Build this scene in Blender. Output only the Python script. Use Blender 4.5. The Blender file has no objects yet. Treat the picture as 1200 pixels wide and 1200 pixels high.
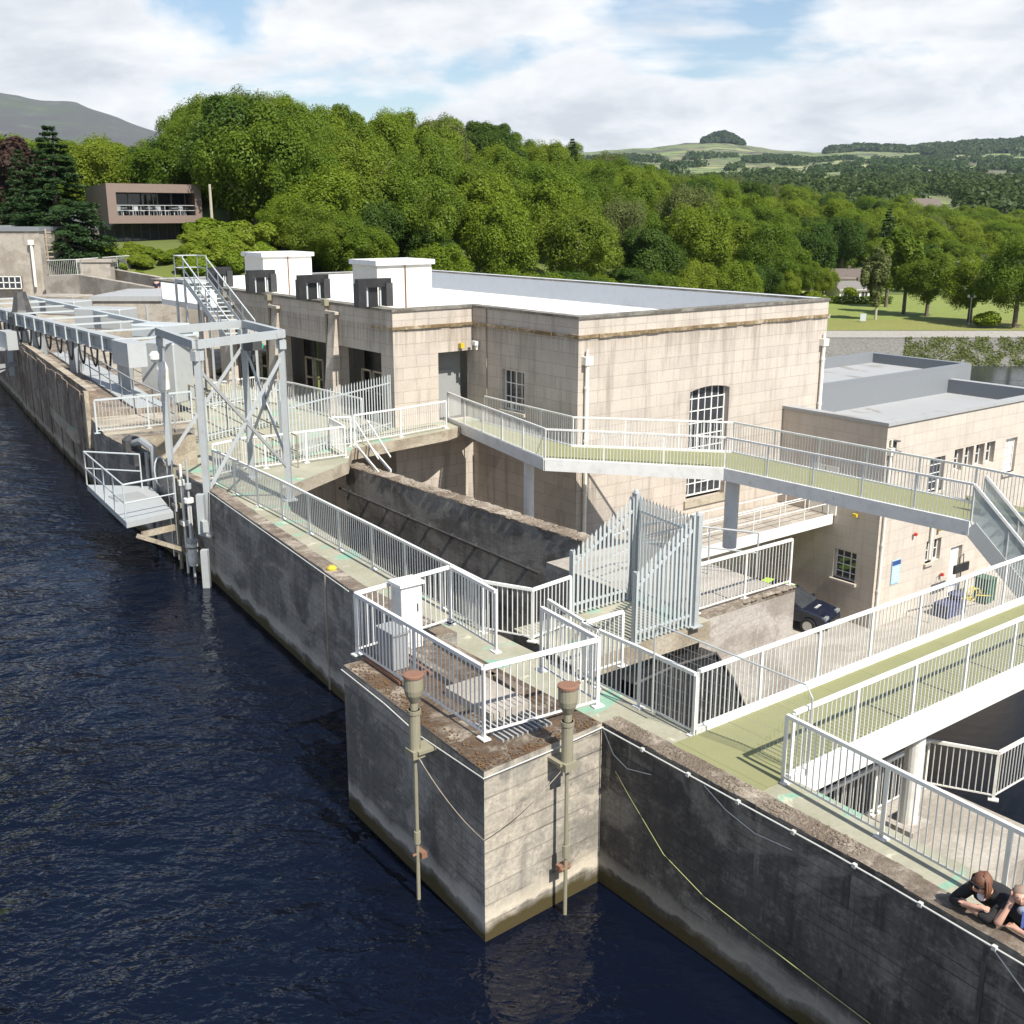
import bpy, math, random
import numpy as np
from mathutils import Vector, noise as mnoise
random.seed(7); RNG = np.random.default_rng(7)
SC = bpy.context.scene; COL = SC.collection
V = Vector; rad = math.radians

# ---------------------------------------------------------------- camera geometry
FPX = 1290.0; TH = rad(15.2); CH = 8.3
CT, ST = math.cos(TH), math.sin(TH)
def ray(px, py): return (px-600, FPX*CT-(py-600)*ST, -FPX*ST-(py-600)*CT)
def P(px, py, z=0.0):                 # picture point -> place on the level z
    d = ray(px, py); t = (z-CH)/d[2]
    return V((d[0]*t, d[1]*t, z))
def W(px, py, p0, az):                # picture point -> place on an upright plane
    d = ray(px, py); a = rad(az); n = (math.cos(a), -math.sin(a))
    t = (p0[0]*n[0]+p0[1]*n[1])/(d[0]*n[0]+d[1]*n[1])
    return V((d[0]*t, d[1]*t, CH+d[2]*t))
def D(px, py, Y):                     # picture point -> place at forward distance Y
    d = ray(px, py); t = Y/d[1]
    return V((d[0]*t, Y, CH+d[2]*t))
def zat(p, py):                       # height over p that shows at row py
    d = ray(600, py); return CH+p[1]*d[2]/d[1]
def az(a): return V((math.sin(rad(a)), math.cos(rad(a)), 0))
AL, AR = -37.5, 52.5
L, R = az(AL), az(AR)                 # the two directions of the works
UP = V((0, 0, 1))
NL = V((-R.x, -R.y, 0))               # towards the reservoir
def up(p, h): return V((p[0], p[1], p[2]+h))
def at(p, z): return V((p[0], p[1], z))

# ---------------------------------------------------------------- mesh helper
ORG = {}
class MB:
    def __init__(s): s.v = []; s.f = []; s.m = []
    def _add(s, vs, fs, m=0):
        b = len(s.v); s.v += [tuple(x) for x in vs]
        for f in fs: s.f.append(tuple(i+b for i in f)); s.m.append(m)
    def quad(s, a, b, c, d, m=0): s._add([a, b, c, d], [(0, 1, 2, 3)], m)
    def poly(s, pts, m=0): s._add(pts, [tuple(range(len(pts)))], m)
    def box(s, c, sx, sy, sz, ax=None, m=0):      # centre, full sizes, axis of sx
        ax = (ax or V((1, 0, 0))).normalized(); ay = UP.cross(ax).normalized() if abs(ax.z) < .99 else V((0, 1, 0))
        azz = ax.cross(ay).normalized(); c = V(c)
        vs = [c+ax*(i*sx/2)+ay*(j*sy/2)+azz*(k*sz/2) for k in (-1, 1) for j in (-1, 1) for i in (-1, 1)]
        s._add(vs, [(0, 2, 3, 1), (4, 5, 7, 6), (0, 1, 5, 4), (2, 6, 7, 3), (0, 4, 6, 2), (1, 3, 7, 5)], m); return s
    def beam(s, a, b, w, h, m=0):                 # bar from a to b, top faces at +h/2
        a, b = V(a), V(b); d = b-a
        if d.length < 1e-6: return s
        return s.box((a+b)/2, d.length, w, h, d, m)
    def tube(s, a, b, r, n=8, r2=None, cap=True, m=0):
        a, b = V(a), V(b); d = (b-a)
        if d.length < 1e-6: return s
        d.normalize(); u = d.orthogonal().normalized(); w = d.cross(u); r2 = r if r2 is None else r2
        vs = []
        for p, q in ((a, r), (b, r2)):
            for i in range(n):
                t = 2*math.pi*i/n+math.pi/n; vs.append(p+u*math.cos(t)*q+w*math.sin(t)*q)
        fs = [(i, (i+1) % n, n+(i+1) % n, n+i) for i in range(n)]
        if cap: fs += [tuple(range(n-1, -1, -1)), tuple(range(n, 2*n))]
        s._add(vs, fs, m); return s
    def path(s, pts, r, n=6, m=0):
        pts = [V(p) for p in pts]; rings = []; prev = None
        for i, p in enumerate(pts):
            d = (pts[min(i+1, len(pts)-1)]-pts[max(i-1, 0)]).normalized()
            if prev is None: u = d.orthogonal().normalized()
            else: u = (prev-d*prev.dot(d)).normalized()
            prev = u; w = d.cross(u)
            rr = r[i] if isinstance(r, (list, tuple)) else r
            rings.append([p+(u*math.cos(2*math.pi*k/n)+w*math.sin(2*math.pi*k/n))*rr for k in range(n)])
        vs = [q for g in rings for q in g]; fs = []
        for i in range(len(pts)-1):
            for k in range(n):
                fs.append((i*n+k, i*n+(k+1) % n, (i+1)*n+(k+1) % n, (i+1)*n+k))
        fs += [tuple(range(n-1, -1, -1)), tuple(range((len(pts)-1)*n, len(pts)*n))]
        s._add(vs, fs, m); return s
    def prism(s, poly, z0, z1, m=0, mt=None, ms=None):
        pts = [V((p[0], p[1], 0)) for p in poly]; n = len(pts)
        area = sum(pts[i].x*pts[(i+1) % n].y-pts[(i+1) % n].x*pts[i].y for i in range(n))
        if area < 0: pts.reverse()
        zz0 = z0 if not callable(z0) else z0
        vs = [V((p.x, p.y, z0)) for p in pts]+[V((p.x, p.y, z1)) for p in pts]
        b = len(s.v); s.v += [tuple(x) for x in vs]
        s.f.append(tuple(b+i for i in range(n-1, -1, -1))); s.m.append(m)
        s.f.append(tuple(b+n+i for i in range(n))); s.m.append(m if mt is None else mt)
        for i in range(n):
            s.f.append((b+i, b+(i+1) % n, b+n+(i+1) % n, b+n+i)); s.m.append(m if ms is None else ms)
        return s
    def lathe(s, c, prof, n=16, m=0):             # prof: (r, z) list from bottom up
        c = V(c); vs = []
        for r, z in prof:
            for i in range(n):
                t = 2*math.pi*i/n; vs.append(c+V((math.cos(t)*r, math.sin(t)*r, z)))
        fs = []
        for j in range(len(prof)-1):
            for i in range(n): fs.append((j*n+i, j*n+(i+1) % n, (j+1)*n+(i+1) % n, (j+1)*n+i))
        fs += [tuple(range(n-1, -1, -1)), tuple(range((len(prof)-1)*n, len(prof)*n))]
        s._add(vs, fs, m); return s
    def build(s, name, mat, parent=None, smooth=False, bevel=0):
        mats = mat if isinstance(mat, (list, tuple)) else [mat]
        va = np.array(s.v, dtype=float).reshape(-1, 3)
        if parent is not None: org = ORG[parent.name]
        else:
            lo, hi = va.min(0), va.max(0); org = V(((lo[0]+hi[0])/2, (lo[1]+hi[1])/2, lo[2]))
        me = bpy.data.meshes.new(name)
        me.from_pydata((va-np.array(org)).tolist(), [], s.f)
        for m in mats: me.materials.append(m)
        me.polygons.foreach_set('material_index', s.m)
        uv = me.uv_layers.new(name='UVMap')
        data = np.zeros(len(me.loops)*2)
        o = np.array(org)
        for p in me.polygons:
            n = p.normal
            if abs(n.z) > .72: t1, t2 = R, L
            else:
                t1 = V((-n.y, n.x, 0)).normalized(); t2 = UP
            for li in p.loop_indices:
                w = va[me.loops[li].vertex_index]
                data[2*li] = w[0]*t1.x+w[1]*t1.y; data[2*li+1] = w[0]*t2.x+w[1]*t2.y+w[2]*t2.z
        uv.data.foreach_set('uv', data)
        if smooth: me.polygons.foreach_set('use_smooth', [True]*len(me.polygons))
        me.update()
        ob = bpy.data.objects.new(name, me); COL.objects.link(ob)
        if parent is not None: ob.parent = parent
        else: ob.location = org
        ORG[ob.name] = org
        if bevel:
            b = ob.modifiers.new('bevel', 'BEVEL'); b.width = bevel; b.segments = 1; b.limit_method = 'ANGLE'
        return ob

def tag(o, label=None, cat=None, group=None, kind=None):
    if label: o['label'] = label
    if cat: o['category'] = cat
    if group: o['group'] = group
    if kind: o['kind'] = kind
    return o
def thing(name, loc, label, cat, group=None):
    o = bpy.data.objects.new(name, None); o.empty_display_size = .2; COL.objects.link(o)
    o.location = loc; ORG[o.name] = V(loc); return tag(o, label, cat, group)
def dup(root, loc, rz=0, sc=1.0, label=None, group=None, zs=None):
    r = root.copy(); COL.objects.link(r); r.location = loc; r.rotation_euler = (0, 0, rz)
    r.scale = (sc, sc, sc if zs is None else zs)
    if label: r['label'] = label
    if group: r['group'] = group
    for ch in list(root.children):
        c = ch.copy(); COL.objects.link(c); c.parent = r
        for g in list(ch.children):
            d = g.copy(); COL.objects.link(d); d.parent = c
    return r

# ---------------------------------------------------------------- material helper
class NT:
    def __init__(s, mat): s.t = mat.node_tree; s.n = s.t.nodes; s.l = s.t.links
    def new(s, typ, ins=None, **kw):
        nd = s.n.new(typ)
        for k, v in kw.items(): setattr(nd, k, v)
        for k, v in (ins or {}).items(): s.put(nd, k, v)
        return nd
    def put(s, nd, k, v):
        sock = nd.inputs[k]
        if isinstance(v, bpy.types.NodeSocket): s.l.new(v, sock)
        elif isinstance(v, bpy.types.Node): s.l.new(v.outputs[0], sock)
        else: sock.default_value = v
    def uv(s, sx=1, sy=1, loc=(0, 0, 0)):
        tc = s.new('ShaderNodeTexCoord')
        return s.new('ShaderNodeMapping', {'Vector': tc.outputs['UV'], 'Scale': (sx, sy, 1), 'Location': loc}).outputs[0]
    def obj(s, sc=(1, 1, 1), src='Object'):
        tc = s.new('ShaderNodeTexCoord')
        return s.new('ShaderNodeMapping', {'Vector': tc.outputs[src], 'Scale': sc}).outputs[0]
    def noise(s, vec, scale=5, detail=5, rough=.55, dist=0):
        return s.new('ShaderNodeTexNoise', {'Vector': vec, 'Scale': scale, 'Detail': detail, 'Roughness': rough, 'Distortion': dist}).outputs[0]
    def ramp(s, fac, stops, interp='LINEAR'):
        r = s.new('ShaderNodeValToRGB', {'Fac': fac}); e = r.color_ramp.elements; r.color_ramp.interpolation = interp
        while len(e) < len(stops): e.new(.5)
        for i, (p, c) in enumerate(stops):
            e[i].position = p; e[i].color = (c, c, c, 1) if isinstance(c, (int, float)) else (*c, 1)
        return r.outputs[0]
    def mix(s, fac, a, b, mode='MIX'):
        m = s.new('ShaderNodeMix', data_type='RGBA', blend_type=mode)
        s.put(m, 0, fac)
        for k, v in ((6, a), (7, b)):
            if isinstance(v, tuple) and len(v) == 3: v = (*v, 1)
            s.put(m, k, v)
        return m.outputs[2]
    def math(s, op, a, b=0.0, c=None):
        m = s.new('ShaderNodeMath', operation=op); s.put(m, 0, a); s.put(m, 1, b)
        if c is not None: s.put(m, 2, c)
        return m.outputs[0]
    def bsdf(s, col, rough=.8, bump=None, bs=.2, bd=.02, **kw):
        p = s.new('ShaderNodeBsdfPrincipled'); out = s.new('ShaderNodeOutputMaterial')
        if isinstance(col, tuple): col = (*col, 1)
        s.put(p, 'Base Color', col); s.put(p, 'Roughness', rough)
        for k, v in kw.items(): s.put(p, k.replace('_', ' '), v)
        if bump is not None:
            b = s.new('ShaderNodeBump', {'Height': bump, 'Strength': bs, 'Distance': bd}); s.l.new(b.outputs[0], p.inputs['Normal'])
        s.l.new(p.outputs[0], out.inputs[0]); return p
def mat(name):
    m = bpy.data.materials.new(name); m.use_nodes = True; m.node_tree.nodes.clear(); return m, NT(m)

def m_paint(name, col, rough=.45, dirt=.25, metal=0.0, dcol=(.25, .22, .17)):
    m, t = mat(name); v = t.obj()
    n = t.noise(v, 2.5, 6, .65); n2 = t.noise(v, 25, 3, .6)
    f = t.math('MULTIPLY', t.ramp(n, [(.48, 0), (.75, 1)]), dirt)
    c = t.mix(f, col, dcol)
    c = t.mix(t.math('MULTIPLY', n2, .18), c, (col[0]*.7, col[1]*.7, col[2]*.7))
    ru = t.ramp(t.noise(t.obj((1, 1, .45)), 7, 5, .7), [(.63, 0), (.70, 1)])
    c = t.mix(t.math('MULTIPLY', ru, min(1, dirt*1.5)), c, (dcol[0]*.8, dcol[1]*.62, dcol[2]*.5))
    t.bsdf(c, t.math('MULTIPLY_ADD', n, .3, rough-.12), Metallic=metal); return m

def m_concrete(name, base, dark, pale, streak=.6, boards=.0, moss=0.0, mosscol=(.09, .075, .03), z_alg=None, bump=.35, board_h=.16):
    m, t = mat(name); uv = t.uv(); 
    big = t.noise(t.uv(.35, .5), 1.0, 6, .6); st = t.noise(t.uv(3.0, .22), 1.0, 6, .7)
    fine = t.noise(uv, 14, 6, .7); spot = t.noise(uv, 3.5, 8, .75)
    c = t.mix(t.ramp(big, [(.32, 0), (.68, 1)]), dark, base)
    c = t.mix(t.math('MULTIPLY', t.ramp(st, [(.45, 0), (.62, 1)]), streak), c, dark)
    c = t.mix(t.math('MULTIPLY', t.ramp(t.noise(t.uv(4.5, .3, (7, 3, 0)), 1.0, 5, .7), [(.58, 0), (.72, 1)]), .6), c, pale)
    c = t.mix(t.math('MULTIPLY', t.ramp(spot, [(.5, 0), (.72, 1)]), .5), c, pale)
    blot = t.noise(t.uv(.55, .8, (11, 4, 0)), 1.0, 5, .55, .9)
    c = t.mix(t.math('MULTIPLY', t.ramp(blot, [(.50, 0), (.56, 1)]), .38), c, pale)
    c = t.mix(t.math('MULTIPLY', t.ramp(blot, [(.40, 1), (.46, 0)]), .5), c, dark)
    c = t.mix(t.ramp(fine, [(.35, .32), (.6, 0)]), c, (dark[0]*.5, dark[1]*.5, dark[2]*.5))
    h = t.math('ADD', t.math('MULTIPLY', fine, .5), t.math('MULTIPLY', spot, .5))
    if boards:
        sp = t.new('ShaderNodeSeparateXYZ', {'Vector': uv})
        wob = t.math('MULTIPLY', t.noise(t.uv(.3, 2), 1, 2), .03)
        q = t.math('FRACT', t.math('DIVIDE', t.math('ADD', sp.outputs[1], wob), board_h))
        line = t.math('LESS_THAN', q, .09)
        lf = t.math('MULTIPLY', line, t.ramp(t.noise(t.uv(.8, 2.2, (3, 9, 0)), 1, 4), [(.38, 0), (.62, 1)]))
        idx = t.math('FLOOR', t.math('DIVIDE', t.math('ADD', sp.outputs[1], wob), board_h))
        wn = t.new('ShaderNodeTexWhiteNoise', {'W': idx}, noise_dimensions='1D').outputs[0]
        c = t.mix(t.math('MULTIPLY', wn, .22*boards), c, (dark[0]*.6, dark[1]*.6, dark[2]*.6))
        c = t.mix(t.math('MULTIPLY', lf, .8*boards), c, (dark[0]*.4, dark[1]*.4, dark[2]*.4))
        h = t.math('SUBTRACT', h, t.math('MULTIPLY', lf, .6*boards))
    if moss:
        mf = t.math('MULTIPLY', t.ramp(t.noise(uv, 2.2, 8, .8, .6), [(.45, 0), (.58, 1)]), moss)
        c = t.mix(mf, c, mosscol); h = t.math('ADD', h, mf)
    if z_alg is not None:
        pos = t.new('ShaderNodeNewGeometry').outputs[0]
        z = t.new('ShaderNodeSeparateXYZ', {'Vector': pos}).outputs[2]
        zz = t.math('ADD', t.math('SUBTRACT', z, z_alg), t.math('MULTIPLY', t.math('SUBTRACT', t.noise(t.uv(1.5, 1.5), 1, 4), .5), .5))
        c = t.mix(t.ramp(zz, [(.16, 1), (.30, 0)]), c, (.055, .042, .012))
        zw = t.ramp(zz, [(.30, 0), (.34, .6), (.52, .35), (.62, 0)])
        c = t.mix(zw, c, pale)
    t.bsdf(c, .9, h, bump, .02); return m
# ---------------------------------------------------------------- materials
M = {}
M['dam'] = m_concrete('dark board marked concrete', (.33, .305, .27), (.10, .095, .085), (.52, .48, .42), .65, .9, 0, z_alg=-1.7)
M['damdark'] = m_concrete('stained concrete darkened for shade', (.15, .138, .122), (.035, .033, .032), (.36, .33, .28), .85, .9, 0, z_alg=-1.7)  # darker copy of the dam concrete, the right wall's shade in its colour
M['pier'] = m_concrete('weathered sunlit pier concrete', (.44, .40, .34), (.15, .14, .12), (.70, .62, .49), .5, .8, 0, z_alg=-1.7, board_h=.28)
M['retain'] = m_concrete('mossy retaining concrete', (.44, .40, .34), (.15, .13, .11), (.56, .52, .45), .7, .35, .0)
M['lichen'] = m_concrete('lichen covered coping', (.34, .285, .22), (.14, .105, .08), (.60, .54, .45), .1, 0, .5, (.13, .09, .055), bump=1.2)
M['mosstop'] = m_concrete('brown moss on concrete', (.26, .21, .16), (.10, .07, .045), (.46, .41, .33), .1, 0, .9, (.11, .06, .028), bump=1.0)
M['mossbit'] = m_paint('brown moss tufts', (.13, .07, .03), .95, .5, 0, (.2, .16, .08))
M['slab'] = m_concrete('buff slab concrete', (.42, .36, .27), (.22, .18, .13), (.55, .5, .4), .5, 0, 0)
M['block'] = m_concrete('streaked grey block concrete', (.46, .42, .37), (.25, .215, .185), (.60, .56, .51), .6, .35, 0)
M['floorc'] = m_concrete('pale yard concrete', (.40, .36, .31), (.28, .25, .21), (.5, .46, .4), .1, 0, 0)
M['basin'] = m_concrete('dark basin concrete', (.10, .09, .075), (.04, .036, .03), (.2, .18, .15), .7, 0, 0)
M['farc'] = m_concrete('warm far concrete', (.42, .38, .32), (.25, .22, .18), (.52, .48, .42), .5, 0, 0)
M['rustwall'] = m_concrete('rusty sheet pile wall', (.30, .25, .20), (.09, .075, .06), (.46, .41, .33), .9, 0, .3, (.20, .10, .05), z_alg=-1.7)
M['white'] = m_paint('white painted steel', (.74, .74, .715), .4, .3)
M['whitedirt'] = m_paint('weathered white painted steel', (.72, .71, .66), .5, .55, dcol=(.42, .34, .2))
M['whitepaint2'] = m_paint('white roof membrane', (.82, .82, .82), .6, .25, dcol=(.4, .4, .4))
M['whitebox'] = m_paint('off white cladding', (.80, .77, .68), .6, .15)
M['galv'] = m_paint('galvanised steel', (.44, .46, .46), .5, .4, .2, (.3, .32, .33))
M['galvpale'] = m_paint('pale galvanised paling', (.50, .54, .545), .45, .2, .15, (.4, .42, .42))
M['bluegrey'] = m_paint('blue grey painted steel', (.37, .395, .40), .5, .4, 0, (.24, .22, .19))
M['darksteel'] = m_paint('dark steel', (.05, .05, .052), .5, .3)
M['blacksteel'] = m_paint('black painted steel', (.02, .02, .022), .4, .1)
M['midgrey'] = m_paint('mid grey paint', (.30, .31, .31), .5, .2)  # even mid grey for doors, gratings and small steelwork
M['greypaint2'] = m_paint('blue grey roof felt', (.42, .44, .45), .7, .35, 0, (.22, .2, .17))
M['greypar'] = m_paint('blue grey parapet cladding', (.19, .205, .22), .6, .15)
M['greyfelt'] = m_paint('pale grey parapet felt', (.52, .54, .56), .6, .3, 0, (.4, .41, .43))
M['rust'] = m_paint('rusty iron lid', (.22, .115, .075), .8, .5, 0, (.16, .07, .03))
M['olive'] = m_paint('olive brown painted pipe', (.26, .24, .17), .6, .4, 0, (.12, .1, .06))
M['blackrub'] = m_paint('black rubber', (.015, .015, .015), .6, 0)
M['cablew'] = m_paint('pale plastic conduit', (.55, .55, .52), .5, .3)
M['cableg'] = m_paint('yellow green rope', (.40, .42, .17), .8, .2)
M['yellow'] = m_paint('yellow plastic', (.55, .42, .03), .5, .3)
M['red'] = m_paint('red plastic', (.5, .03, .02), .5, .1)
M['green'] = m_paint('green plastic', (.012, .085, .045), .5, .1)
M['signgreen'] = m_paint('green sign enamel', (.0, .35, .18), .5, 0)
M['bluelt'] = m_paint('pale blue sign panel', (.35, .55, .75), .5, .05)
M['bluedk'] = m_paint('dark blue sign panel', (.03, .07, .22), .5, .05)
M['tarp'] = m_paint('blue sheeting', (.035, .045, .13), .6, .4)
M['woodbrown'] = m_paint('larch cladding', (.21, .155, .13), .7, .45, 0, (.17, .12, .1))
M['tilebrown'] = m_paint('brown roof tile', (.12, .095, .082), .8, .4)
M['tilegrey'] = m_paint('grey roof tile', (.17, .16, .15), .8, .3)
M['render'] = m_paint('white house render', (.78, .76, .70), .8, .1)

def m_green(name, a, b, patch):
    m, t = mat(name); uv = t.uv()
    n = t.noise(t.uv(.7, .7), 1, 5, .6); n2 = t.noise(uv, 9, 6, .7)
    c = t.mix(t.ramp(n, [(.35, 0), (.65, 1)]), a, b)
    c = t.mix(t.ramp(t.noise(t.uv(.55, 1.1, (4, 2, 0)), 1, 4, .5, .8), [(.60, 0), (.63, 1)]), c, patch)
    c = t.mix(t.ramp(t.noise(t.uv(1.3, 1.3, (8, 1, 0)), 1, 5, .65, .5), [(.62, 0), (.66, .8)]), c, (.52, .50, .38))
    c = t.mix(t.math('MULTIPLY', t.ramp(n2, [(.4, 0), (.7, 1)]), .3), c, (a[0]*.55, a[1]*.55, a[2]*.5))
    t.bsdf(c, .85, n2, .2); return m
def m_roof(name, a, b, stain):
    m, t = mat(name); uv = t.uv(); n = t.noise(t.uv(.25, .25), 1, 6, .6); n2 = t.noise(t.uv(.5, .18, (5, 2, 0)), 1, 6, .65, .6); f = t.noise(uv, 20, 4, .7)
    c = t.mix(n, a, b); c = t.mix(t.ramp(n2, [(.57, 0), (.62, .75)]), c, stain)
    sp = t.new('ShaderNodeSeparateXYZ', {'Vector': uv}); q = t.math('LESS_THAN', t.math('FRACT', t.math('DIVIDE', sp.outputs[0], 1.05)), .03)
    c = t.mix(t.math('MULTIPLY', q, .35), c, stain); c = t.mix(t.math('MULTIPLY', f, .2), c, stain)
    t.bsdf(c, .7, t.math('ADD', f, q), .2); return m
M['whiteroof'] = m_roof('white roof membrane with seams', (.80, .80, .80), (.72, .72, .72), (.50, .49, .47))
M['greyroof'] = m_roof('pale grey roof felt with puddle marks', (.38, .39, .395), (.32, .33, .335), (.2, .18, .155))
M['deck'] = m_green('worn green deck paint', (.28, .275, .20), (.38, .36, .285), (.22, .38, .28))
def m_bdeck():
    m, t = mat('olive anti slip bridge deck'); uv = t.uv()
    n = t.noise(uv, 1.2, 5, .6); n2 = t.noise(uv, 40, 3, .6)
    c = t.mix(n, (.20, .205, .10), (.265, .262, .14))
    sp = t.new('ShaderNodeSeparateXYZ', {'Vector': uv})
    q = t.math('LESS_THAN', t.math('FRACT', t.math('DIVIDE', sp.outputs[0], 1.2)), .012)
    c = t.mix(t.math('MULTIPLY', q, .7), c, (.1, .1, .04))
    c = t.mix(t.math('MULTIPLY', n2, .3), c, (.18, .19, .06))
    t.bsdf(c, .9, n2, .3); return m
M['bdeck'] = m_bdeck()

def m_stone(name, c1, c2, dark, bw=1.25, bh=.47, weather=.75):
    m, t = mat(name); uv = t.uv()
    b = t.new('ShaderNodeTexBrick', {'Vector': uv, 'Scale': 1.0, 'Mortar Size': .008, 'Mortar Smooth': .3, 'Brick Width': bw, 'Row Height': bh,
              'Color1': (*c1, 1), 'Color2': (*c2, 1), 'Mortar': (*dark, 1), 'Bias': 0.0})
    n = t.noise(uv, 1.0, 6, .65); st = t.noise(t.uv(2.2, .18), 1, 6, .7); fi = t.noise(uv, 18, 5, .7)
    c = t.mix(t.math('MULTIPLY', t.ramp(n, [(.4, 0), (.7, 1)]), .35), b.outputs[0], (c1[0]*1.25, c1[1]*1.22, c1[2]*1.15))
    c = t.mix(t.math('MULTIPLY', t.ramp(st, [(.5, 0), (.7, 1)]), weather), c, dark)
    pos = t.new('ShaderNodeNewGeometry').outputs[0]
    z = t.new('ShaderNodeSeparateXYZ', {'Vector': pos}).outputs[2]
    zf = t.ramp(t.math('MULTIPLY', t.math('SUBTRACT', 4.0, z), .5), [(0, 0), (.01, 1), (.6, 0)])
    c = t.mix(t.math('MULTIPLY', zf, t.ramp(t.noise(t.uv(5, .25), 1, 5, .75), [(.42, 0), (.6, .65)])), c, (dark[0]*.75, dark[1]*.7, dark[2]*.6))
    c = t.mix(t.ramp(fi, [(.3, .3), (.55, 0)]), c, (dark[0]*.7, dark[1]*.7, dark[2]*.7))
    h = t.math('SUBTRACT', t.math('MULTIPLY', fi, .3), b.outputs[1])
    t.bsdf(c, .9, h, .35, .015); return m
M['stone'] = m_stone('cream block facing', (.50, .445, .385), (.435, .385, .335), (.235, .20, .165))
M['stone2'] = m_stone('annex block facing', (.53, .475, .41), (.475, .425, .365), (.33, .285, .23), 1.3, .5, .5)
M['string'] = m_concrete('lichen on string course', (.40, .32, .2), (.13, .085, .04), (.6, .52, .4), .3, 0, .8, (.14, .09, .035))
M['coping'] = m_concrete('dark coping edge', (.22, .21, .19), (.08, .075, .06), (.4, .38, .33), .2, 0, .5, (.1, .08, .05))

def m_glass(name, col=(.02, .022, .025), rough=.05):
    m, t = mat(name); n = t.noise(t.uv(2, 2), 1, 3)
    t.bsdf(t.mix(n, col, (col[0]*3, col[1]*3, col[2]*3)), rough, n, .05, .02, Specular_IOR_Level=.6); return m
M['glass'] = m_glass('dark window glass')
M['glasscurt'] = m_glass('window glass with pale blind behind', (.35, .33, .30), .15)
M['carpaint'] = m_glass('dark navy car paint', (.004, .006, .014), .15)
M['lime'] = m_paint('lime reflective strip', (.45, .8, .05), .4, 0)
M['chrome'] = m_paint('silver wheel metal', (.5, .5, .5), .3, .1, .8)
def m_translucent():
    m, t = mat('milky glazing panel'); p = t.bsdf((.55, .6, .6), .15, Transmission_Weight=.6, IOR=1.2); return m
M['milky'] = m_translucent()

def m_water(name, col, sc, bs, r=.05):
    m, t = mat(name); tc = t.new('ShaderNodeNewGeometry').outputs[0]
    mp = t.new('ShaderNodeMapping', {'Vector': tc, 'Rotation': (0, 0, rad(25)), 'Scale': (1.0, 1.45, 1)}).outputs[0]
    w1 = t.noise(mp, sc, 3, .5, .25); w2 = t.noise(mp, sc*2.3, 3, .55, .2); w3 = t.noise(mp, sc*.12, 3, .5)
    rg = t.math('SUBTRACT', 1.0, t.math('MULTIPLY', t.math('ABSOLUTE', t.math('SUBTRACT', w2, .5)), 2.0))
    h = t.math('ADD', t.math('MULTIPLY', w1, .8), t.math('MULTIPLY', rg, .15))
    amp = t.ramp(w3, [(.32, .30), (.66, 1)])
    sp = t.new('ShaderNodeSeparateXYZ', {'Vector': tc})   # calmer in the lee of the walls
    dd = t.math('SUBTRACT', 9.7, t.math('ADD', t.math('MULTIPLY', sp.outputs[0], .82), t.math('MULTIPLY', sp.outputs[1], .57)))
    lee = t.ramp(t.math('MULTIPLY', t.math('ADD', dd, t.math('MULTIPLY', w3, 3.0)), .1), [(.1, .16), (.75, 1)])
    p = t.bsdf(t.mix(w3, col, (col[0]*.6, col[1]*.6, col[2]*.6)), r, t.math('MULTIPLY', h, t.math('MULTIPLY', amp, lee)), bs, .75, IOR=1.33); return m
M['water'] = m_water('dark rippled reservoir water', (.0035, .006, .015), 1.05, .85, .08)
M['pool'] = m_water('black pool water', (.003, .003, .004), 1.6, .1, .25)
M['river'] = m_water('grey river water', (.05, .055, .06), .5, .5, .15)

def m_leaf(name, c1, c2, c3, tr=.35):
    m, t = mat(name)
    oi = t.new('ShaderNodeObjectInfo'); g = t.new('ShaderNodeNewGeometry')
    n = t.noise(t.obj(), .35, 3, .5)
    rp = g.outputs['Random Per Island']
    c = t.mix(t.ramp(oi.outputs['Random'], [(.0, 0), (1, 1)]), c1, c2)
    c = t.mix(t.math('MULTIPLY', t.ramp(n, [(.35, 0), (.65, 1)]), .6), c, c3)
    c = t.mix(t.math('MULTIPLY', rp, .45), c, (c3[0]*1.3, c3[1]*1.25, c3[2]*.9))
    d = t.new('ShaderNodeBsdfDiffuse', {'Color': c}); tl = t.new('ShaderNodeBsdfTranslucent', {'Color': c})
    gl = t.new('ShaderNodeBsdfGlossy', {'Color': (.6, .65, .6, 1), 'Roughness': .45})
    mx = t.new('ShaderNodeMixShader', {'Fac': tr}); t.l.new(d.outputs[0], mx.inputs[1]); t.l.new(tl.outputs[0], mx.inputs[2])
    m2 = t.new('ShaderNodeMixShader', {'Fac': .012}); t.l.new(mx.outputs[0], m2.inputs[1]); t.l.new(gl.outputs[0], m2.inputs[2])
    o = t.new('ShaderNodeOutputMaterial'); t.l.new(m2.outputs[0], o.inputs[0]); return m
M['leafA'] = m_leaf('oak foliage', (.14, .215, .024), (.23, .285, .034), (.085, .145, .017), .5)
M['leafB'] = m_leaf('bright foliage', (.17, .245, .022), (.25, .30, .035), (.12, .18, .018), .45)
M['leafD'] = m_leaf('dark foliage', (.06, .115, .02), (.09, .14, .024), (.045, .085, .016), .35)
M['leafC'] = m_leaf('conifer needles', (.03, .06, .02), (.045, .075, .028), (.025, .05, .02), .15)
M['leafP'] = m_leaf('purple brown foliage', (.07, .042, .035), (.08, .055, .04), (.05, .03, .03))
M['leafS'] = m_leaf('pale silver green foliage', (.15, .18, .06), (.18, .20, .08), (.11, .14, .04), .4)
M['leafF'] = m_leaf('far wood foliage', (.055, .09, .028), (.07, .10, .035), (.045, .075, .025))
M['bark'] = m_paint('grey brown bark', (.14, .11, .085), .9, .4)
M['barkpale'] = m_paint('pale bark', (.42, .38, .30), .9, .4)
M['skin'] = m_paint('skin', (.50, .29, .21), .55, .05)
M['hair'] = m_paint('brown hair', (.16, .07, .038), .5, .5, 0, (.07, .03, .02))
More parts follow.
